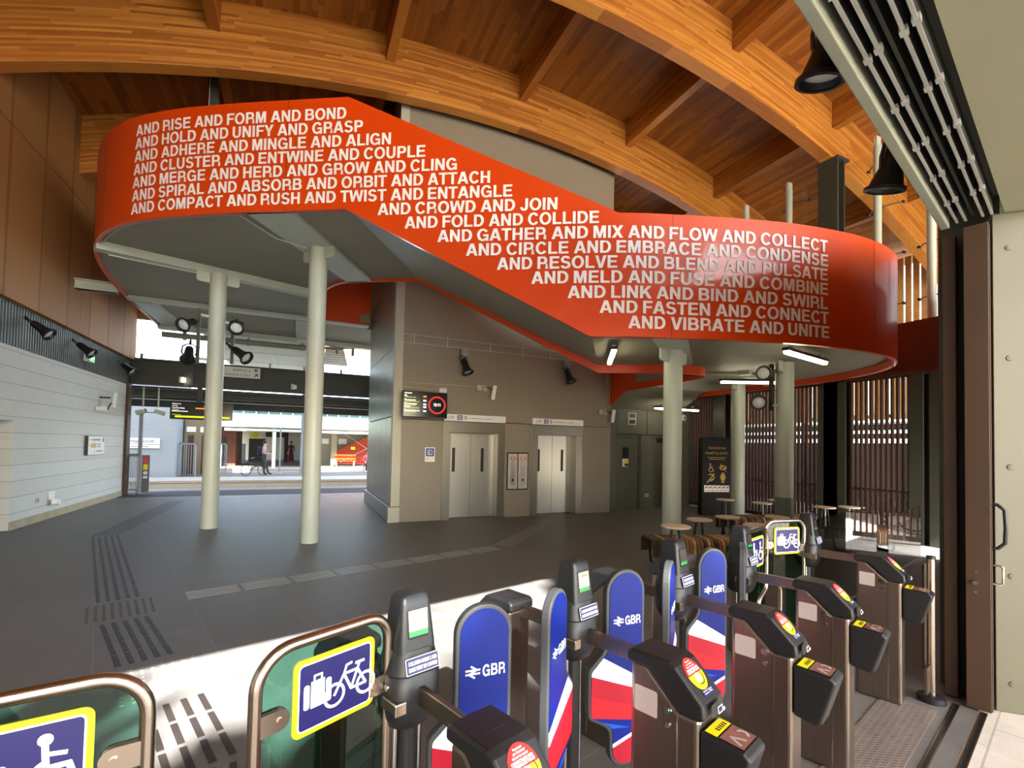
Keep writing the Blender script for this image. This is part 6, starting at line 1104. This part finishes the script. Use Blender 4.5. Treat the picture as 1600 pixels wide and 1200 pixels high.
t = thing('brick_office', 'distant office with red brick top and blue glazing seen beyond the tower', 'building', (2, 62, 0)); b = MB(); b.box(-2, 16, 0, 8, 12.6, 18); b.build('brick_storey', mat('red_brick', '9c5a46', .8), t); b = MB(); b.box(-2, 16, .05, 8, 0, 12.6); b.build('glazing', mat('blue_glazing', '8fb0cc', .2, var=.2, scale=.5), t); b = MB()
for i in range(10): b.box(-2+i*1.8, -1.85+i*1.8, -.05, .05, 0, 12.6)
for i in range(4): b.box(-2, 16, -.05, .05, 3.1*i+2.8, 3.1*i+3.0)
b.build('mullions', M_signw, t)
# ------------------------------------------------------------------ bicycles and people
def bicycle(loc, rz, label, lean=0., group=None):
    t = thing('bicycle', label, 'bicycle', loc, rz, group); t.rotation_euler = (lean, 0, rz)
    for nm, x in (('front_wheel', .52), ('rear_wheel', -.52)):
        b = MB(); b.tube([(x+.33*cos(2*pi*k/24), 0, .34+.33*sin(2*pi*k/24)) for k in range(24)], .018, 6, True)
        for k in range(8): b.tube([(x, 0, .34), (x+.32*cos(pi*k/4), 0, .34+.32*sin(pi*k/4))], .004, 4)
        b.build(nm, M_black, t)
    b = MB()
    for p in ([(-.52, 0, .34), (-.12, 0, .34), (-.2, 0, .8), (-.52, 0, .34)], [(-.12, 0, .34), (.38, 0, .72), (-.18, 0, .75)], [(.36, 0, .8), (.52, 0, .34)]): b.tube(p, .017, 6)
    b.build('frame', M_grey_pl, t); b = MB(); b.tube([(.3, -.26, .95), (.36, 0, .93), (.3, .26, .95)], .013, 6); b.tube([(.36, 0, .78), (.36, 0, .94)], .015, 6); b.build('handlebar', M_black, t); b = MB(); b.ext([(-.34, -.05, .86), (-.1, -.02, .88), (-.1, .02, .88), (-.34, .05, .86)], (0, 0, .05)); b.tube([(-.2, 0, .78), (-.21, 0, .87)], .014, 6); b.build('saddle', M_black, t)
    return t
bicycle((-1.98, 27.6, 0), .85, 'black bicycle leaning beside the standing cyclist on the middle platform', .12)
for i, (x, y, r_) in enumerate(((13.6, 6.2, 1.7), (13.7, 5.2, 1.5), (13.6, 7.2, 1.6), (13.7, 8.2, 1.5), (13.6, 9.2, 1.65))): bicycle((x, y, -.02), r_, 'parked bicycle behind the brown slatted screens outside', 0, 'parked bicycles outside the slats')
def person(label, loc, rz, J, mats, hair, s=1., extra=None):
    """J: joint positions; one continuous skinned body, materials by nearest limb"""
    t = thing('person', label, 'person', loc, rz); t.scale = (s, s, s)
    E_ = [('pelvis', 'waist', 1), ('waist', 'chest', 0), ('chest', 'neck', 0), ('neck', 'jaw', 2), ('jaw', 'crown', 2), ('jaw', 'nose', 2)]
    Rd = dict(pelvis=.15, waist=.14, chest=.155, neck=.055, jaw=.085, crown=.085, nose=.018)
    for d in 'LR':
        E_ += [('chest', 'sh'+d, 0), ('sh'+d, 'el'+d, 0 if mats[3] else 2), ('el'+d, 'wr'+d, 3), ('wr'+d, 'pa'+d, 2), ('pelvis', 'hip'+d, 1), ('hip'+d, 'kn'+d, 1), ('kn'+d, 'an'+d, 1), ('an'+d, 'to'+d, 4)]
        Rd.update({'sh'+d: .065, 'el'+d: .045, 'wr'+d: .03, 'pa'+d: .034, 'hip'+d: .095, 'kn'+d: .065, 'an'+d: .045, 'to'+d: .04})
        a = Vector(J['pa'+d])-Vector(J['wr'+d]); a.normalize(); q = a.cross(Vector((0, 0, 1))); q = q.normalized() if q.length > .1 else Vector((1, 0, 0))
        for k, (o, l) in enumerate(((-.03, .07), (-.011, .085), (.009, .08), (.028, .06), (.045, .03))):
            J['f%d%s' % (k, d)] = tuple(Vector(J['pa'+d])+q*o*1.2+a*l+Vector((0, 0, -.015))); Rd['f%d%s' % (k, d)] = .009; E_.append(('pa'+d, 'f%d%s' % (k, d), 2))
    names = [n for n in Rd if n in J]; me = bpy.data.meshes.new('body'); me.from_pydata([J[n] for n in names], [(names.index(a), names.index(c)) for a, c, _ in E_], [])
    o = bpy.data.objects.new('tmp', me); COL.objects.link(o); sk = o.modifiers.new('s', 'SKIN'); sb = o.modifiers.new('u', 'SUBSURF'); sb.levels = 1
    for i, n in enumerate(names): v = me.skin_vertices[0].data[i]; r = Rd[n]; v.radius = (r, r*(.72 if n in ('pelvis', 'waist', 'chest') else 1)); v.use_root = n == 'pelvis'
    ev = o.evaluated_get(bpy.context.evaluated_depsgraph_get()); m2 = bpy.data.meshes.new_from_object(ev); bpy.data.objects.remove(o); m2.name = 'body'
    m2.materials.clear()
    cl = [mats[0], mats[1], M_skin, mats[3] or M_skin, mats[2]]
    for m_ in cl: m2.materials.append(m_)
    for p in m2.polygons:
        c = p.center; best = (9, 0)
        for a, e, k in E_:
            A, Bv = Vector(J[a]), Vector(J[e]); ab = Bv-A; tt = max(0, min(1, (c-A).dot(ab)/ab.length_squared)); dd = (c-A-ab*tt).length/(Rd[a]*(1-tt)+Rd[e]*tt)
            if dd < best[0]: best = (dd, k)
        p.material_index = best[1]; p.use_smooth = True
    bo = bpy.data.objects.new('body', m2); COL.objects.link(bo); bo.parent = t
    c = Vector(J['crown']); b = MB(); b.T = Matrix.Translation(c+Vector((-.012, 0, .0))); b.lathe([(.098, -.03), (.1, .02), (.085, .07), (.05, .1), (.01, .11)], 14); b.build('hair', hair, t, smooth=60)
    f_ = (Vector(J['nose'])-Vector(J['jaw'])).normalized(); sd_ = f_.cross(Vector((0, 0, 1))).normalized(); b = MB()
    for k in (-1, 1): e = Vector(J['jaw']).lerp(c, .45)+f_*.088+sd_*k*.032; b.cyl(e, e+f_*.006, .01, n=8)
    m_ = Vector(J['jaw'])+f_*.09-Vector((0, 0, .035)); b.cyl(m_-sd_*.02, m_+sd_*.02, .005, n=6); b.build('face_features', M_black, t)
    if extra: extra(t)
    return t
M_skin = mat('skin', 'c99a78', .6); M_hair = mat('dark_hair', '1c1613', .7); C = lambda n, h: mat(n, h, .8, var=.1)
base = dict(pelvis=(0, 0, .95), waist=(0, 0, 1.1), chest=(0, 0, 1.34), neck=(0.01, 0, 1.5), jaw=(.03, 0, 1.58), crown=(.015, 0, 1.69), nose=(.135, 0, 1.6),
    shL=(0, .2, 1.42), shR=(0, -.2, 1.42), elL=(.02, .25, 1.13), elR=(.02, -.25, 1.13), wrL=(.25, .14, 1.12), wrR=(.25, -.14, 1.12), paL=(.32, .1, 1.14), paR=(.32, -.1, 1.14),
    hipL=(0, .1, .88), hipR=(0, -.1, .88), knL=(.1, .12, .5), knR=(.03, -.12, .49), anL=(.22, .13, .09), anR=(.02, -.12, .09), toL=(.38, .14, .04), toR=(.18, -.13, .04))
def pack(t): b = MB(); b.box(-.33, -.13, -.15, .15, 1.02, 1.48); b.build('backpack', C('navy_backpack', '1b1e33'), t, bevel=.05); b = MB(); b.box(.3, .34, -.04, .04, 1.16, 1.28); b.build('phone', M_black, t)
person('standing cyclist in a grey top and dark trousers with a backpack, looking at a phone', (-1.55, 27.75, 0), 0.0, dict(base), [C('grey_top', '8c96a8'), C('dark_trousers', '3a3a3c'), C('black_shoes', '202022'), None], M_hair, 1, pack)
wk = dict(base, wrL=(.12, .27, .9), wrR=(-.06, -.27, .9), paL=(.15, .27, .82), paR=(-.06, -.27, .82), anL=(.18, .11, .09), anR=(-.12, -.11, .09), toL=(.33, .11, .04), toR=(.03, -.11, .04))
def gown(t): b = MB(); b.lathe([(.24, .12), (.21, .6), (.17, .95), (.16, 1.1)], 16); b.build('skirt', C('dark_red_robe', '6b1f28'), t, smooth=60)
person('person in a long dark red robe walking in the far concourse', (-.45, 44.0, 0), -1.2, dict(wk), [C('dark_red_top', '6b1f28'), C('dark_red_skirt', '6b1f28'), C('brown_shoes', '35261f'), C('dark_red_sleeve', '6b1f28')], M_hair, 1, gown)
st = dict(base); dz = -.45
for k in st: st[k] = (st[k][0], st[k][1], st[k][2]+dz)
for d, y in (('L', .1), ('R', -.1)): st['hip'+d] = (.08, y, .52); st['kn'+d] = (.45, y*1.3, .52); st['an'+d] = (.47, y*1.3, .09); st['to'+d] = (.63, y*1.4, .04)
for d, y in (('L', .16), ('R', -.16)): st['wr'+d] = (.3, y, .66); st['pa'+d] = (.36, y, .62)
st['pelvis'] = (0, 0, .56)
person('seated person in a pink and red top with black hair on the bench', (3.95, 29.98, 0), -pi/2, dict(st), [C('pink_top', 'c8707c'), C('black_trousers', '2a2a30'), C('pale_shoes', 'cfcfd0'), C('pink_sleeve', 'c8707c')], M_hair)
person('seated person in white with fair hair on the bench, nearest the tower edge', (4.5, 29.98, 0), -pi/2, dict(st), [C('white_top', 'ececec'), C('purple_trousers', '4a3f78'), C('white_shoes', 'dddddd'), C('white_sleeve', 'ececec')], mat('fair_hair', 'd8cbb4', .7))
# ------------------------------------------------------------------ outside right and unseen trees added to block the sun
t = thing('outer_slat_wall', 'sunlit wooden slat wall under the canopy beyond the right glazing', 'louvre screen', (16.6, 0, 0)); b = MB(); y = -6
while y < 16: b.box(-.03, .03, y, y+.155, 2.84, 7.75); y += .2
b.build('slats', mat('outer_wood_slat', 'c08a4e', .6, var=.15), t)
b = MB()
for z in (3.0, 5.4): b.box(.03, .12, -6, 16, z-.1, z+.02)
b.build('rail', M_pur, t); b = MB(); b.box(.05, .3, -6, 16, 0, 2.12); b.build('lower_panel', M_corten, t); b = MB()
for y in (-5, -1, 3, 7, 11, 15): b.box(.05, .25, y, y+.2, 0, 7.7)
b.build('post', M_pur, t); b = MB(); b.box(.0, .05, -6, 16, 2.25, 2.42); b.box(.0, .05, -6, 16, 2.52, 2.72); b.build('timber_band', M_slat, t)
M_leaf = mat('leaf_green', '4f6b2c', .7, var=.4, scale=9); M_bark = mat('bark', '5a4a3a', .9, var=.2)
def tree(w, u, zc, r, label, seed):  # out of view, added only to keep sun off the gates and jamb
    rnd = random.Random(seed); t = thing('sun_blocker_tree', label, 'tree', WU(w, u, 0), 0, 'unseen trees added to block the sun'); b = MB(); b.tube([(0, 0, 0), (.1, 0, zc*.5), (0, .1, zc+1)], [.3, .24, .08], 10)
    for k in range(6): b.tube([(.05, .05, zc*.6), (r*.6*cos(k), r*.6*sin(k), zc+.8*(k % 3))], [.1, .03], 6)
    b.build('trunk', M_bark, t, smooth=40); b = MB()
    for i in range(2200):
        th, ph = rnd.random()*2*pi, math.acos(2*rnd.random()-1); rr = r*(.6+.4*rnd.random()); c = Vector((rr*sin(ph)*cos(th), rr*sin(ph)*sin(th), zc+rr*.82*cos(ph))); n = Vector((rnd.gauss(0, 1), rnd.gauss(0, 1), rnd.gauss(0, 1))).normalized(); q = n.orthogonal().normalized()*.36; p = n.cross(q)
        b.poly([c-q, c-p*.7, c+q, c+p*.7])
    b.build('foliage', M_leaf, t)
for lb, w, u, zc, r in (('left front', -17.3, -13, 8.8, 4.7), ('middle front', -7.4, -13, 8.8, 4.7), ('right front', .9, -13, 12., 2.6), ('left rear', -15.5, -23, 15., 5.2), ('right rear', -5., -23, 15., 5.2)):
    tree(w, u, zc, r, 'unseen leafy tree added to block the sun, %s of the five' % lb, int(zc*10+w))
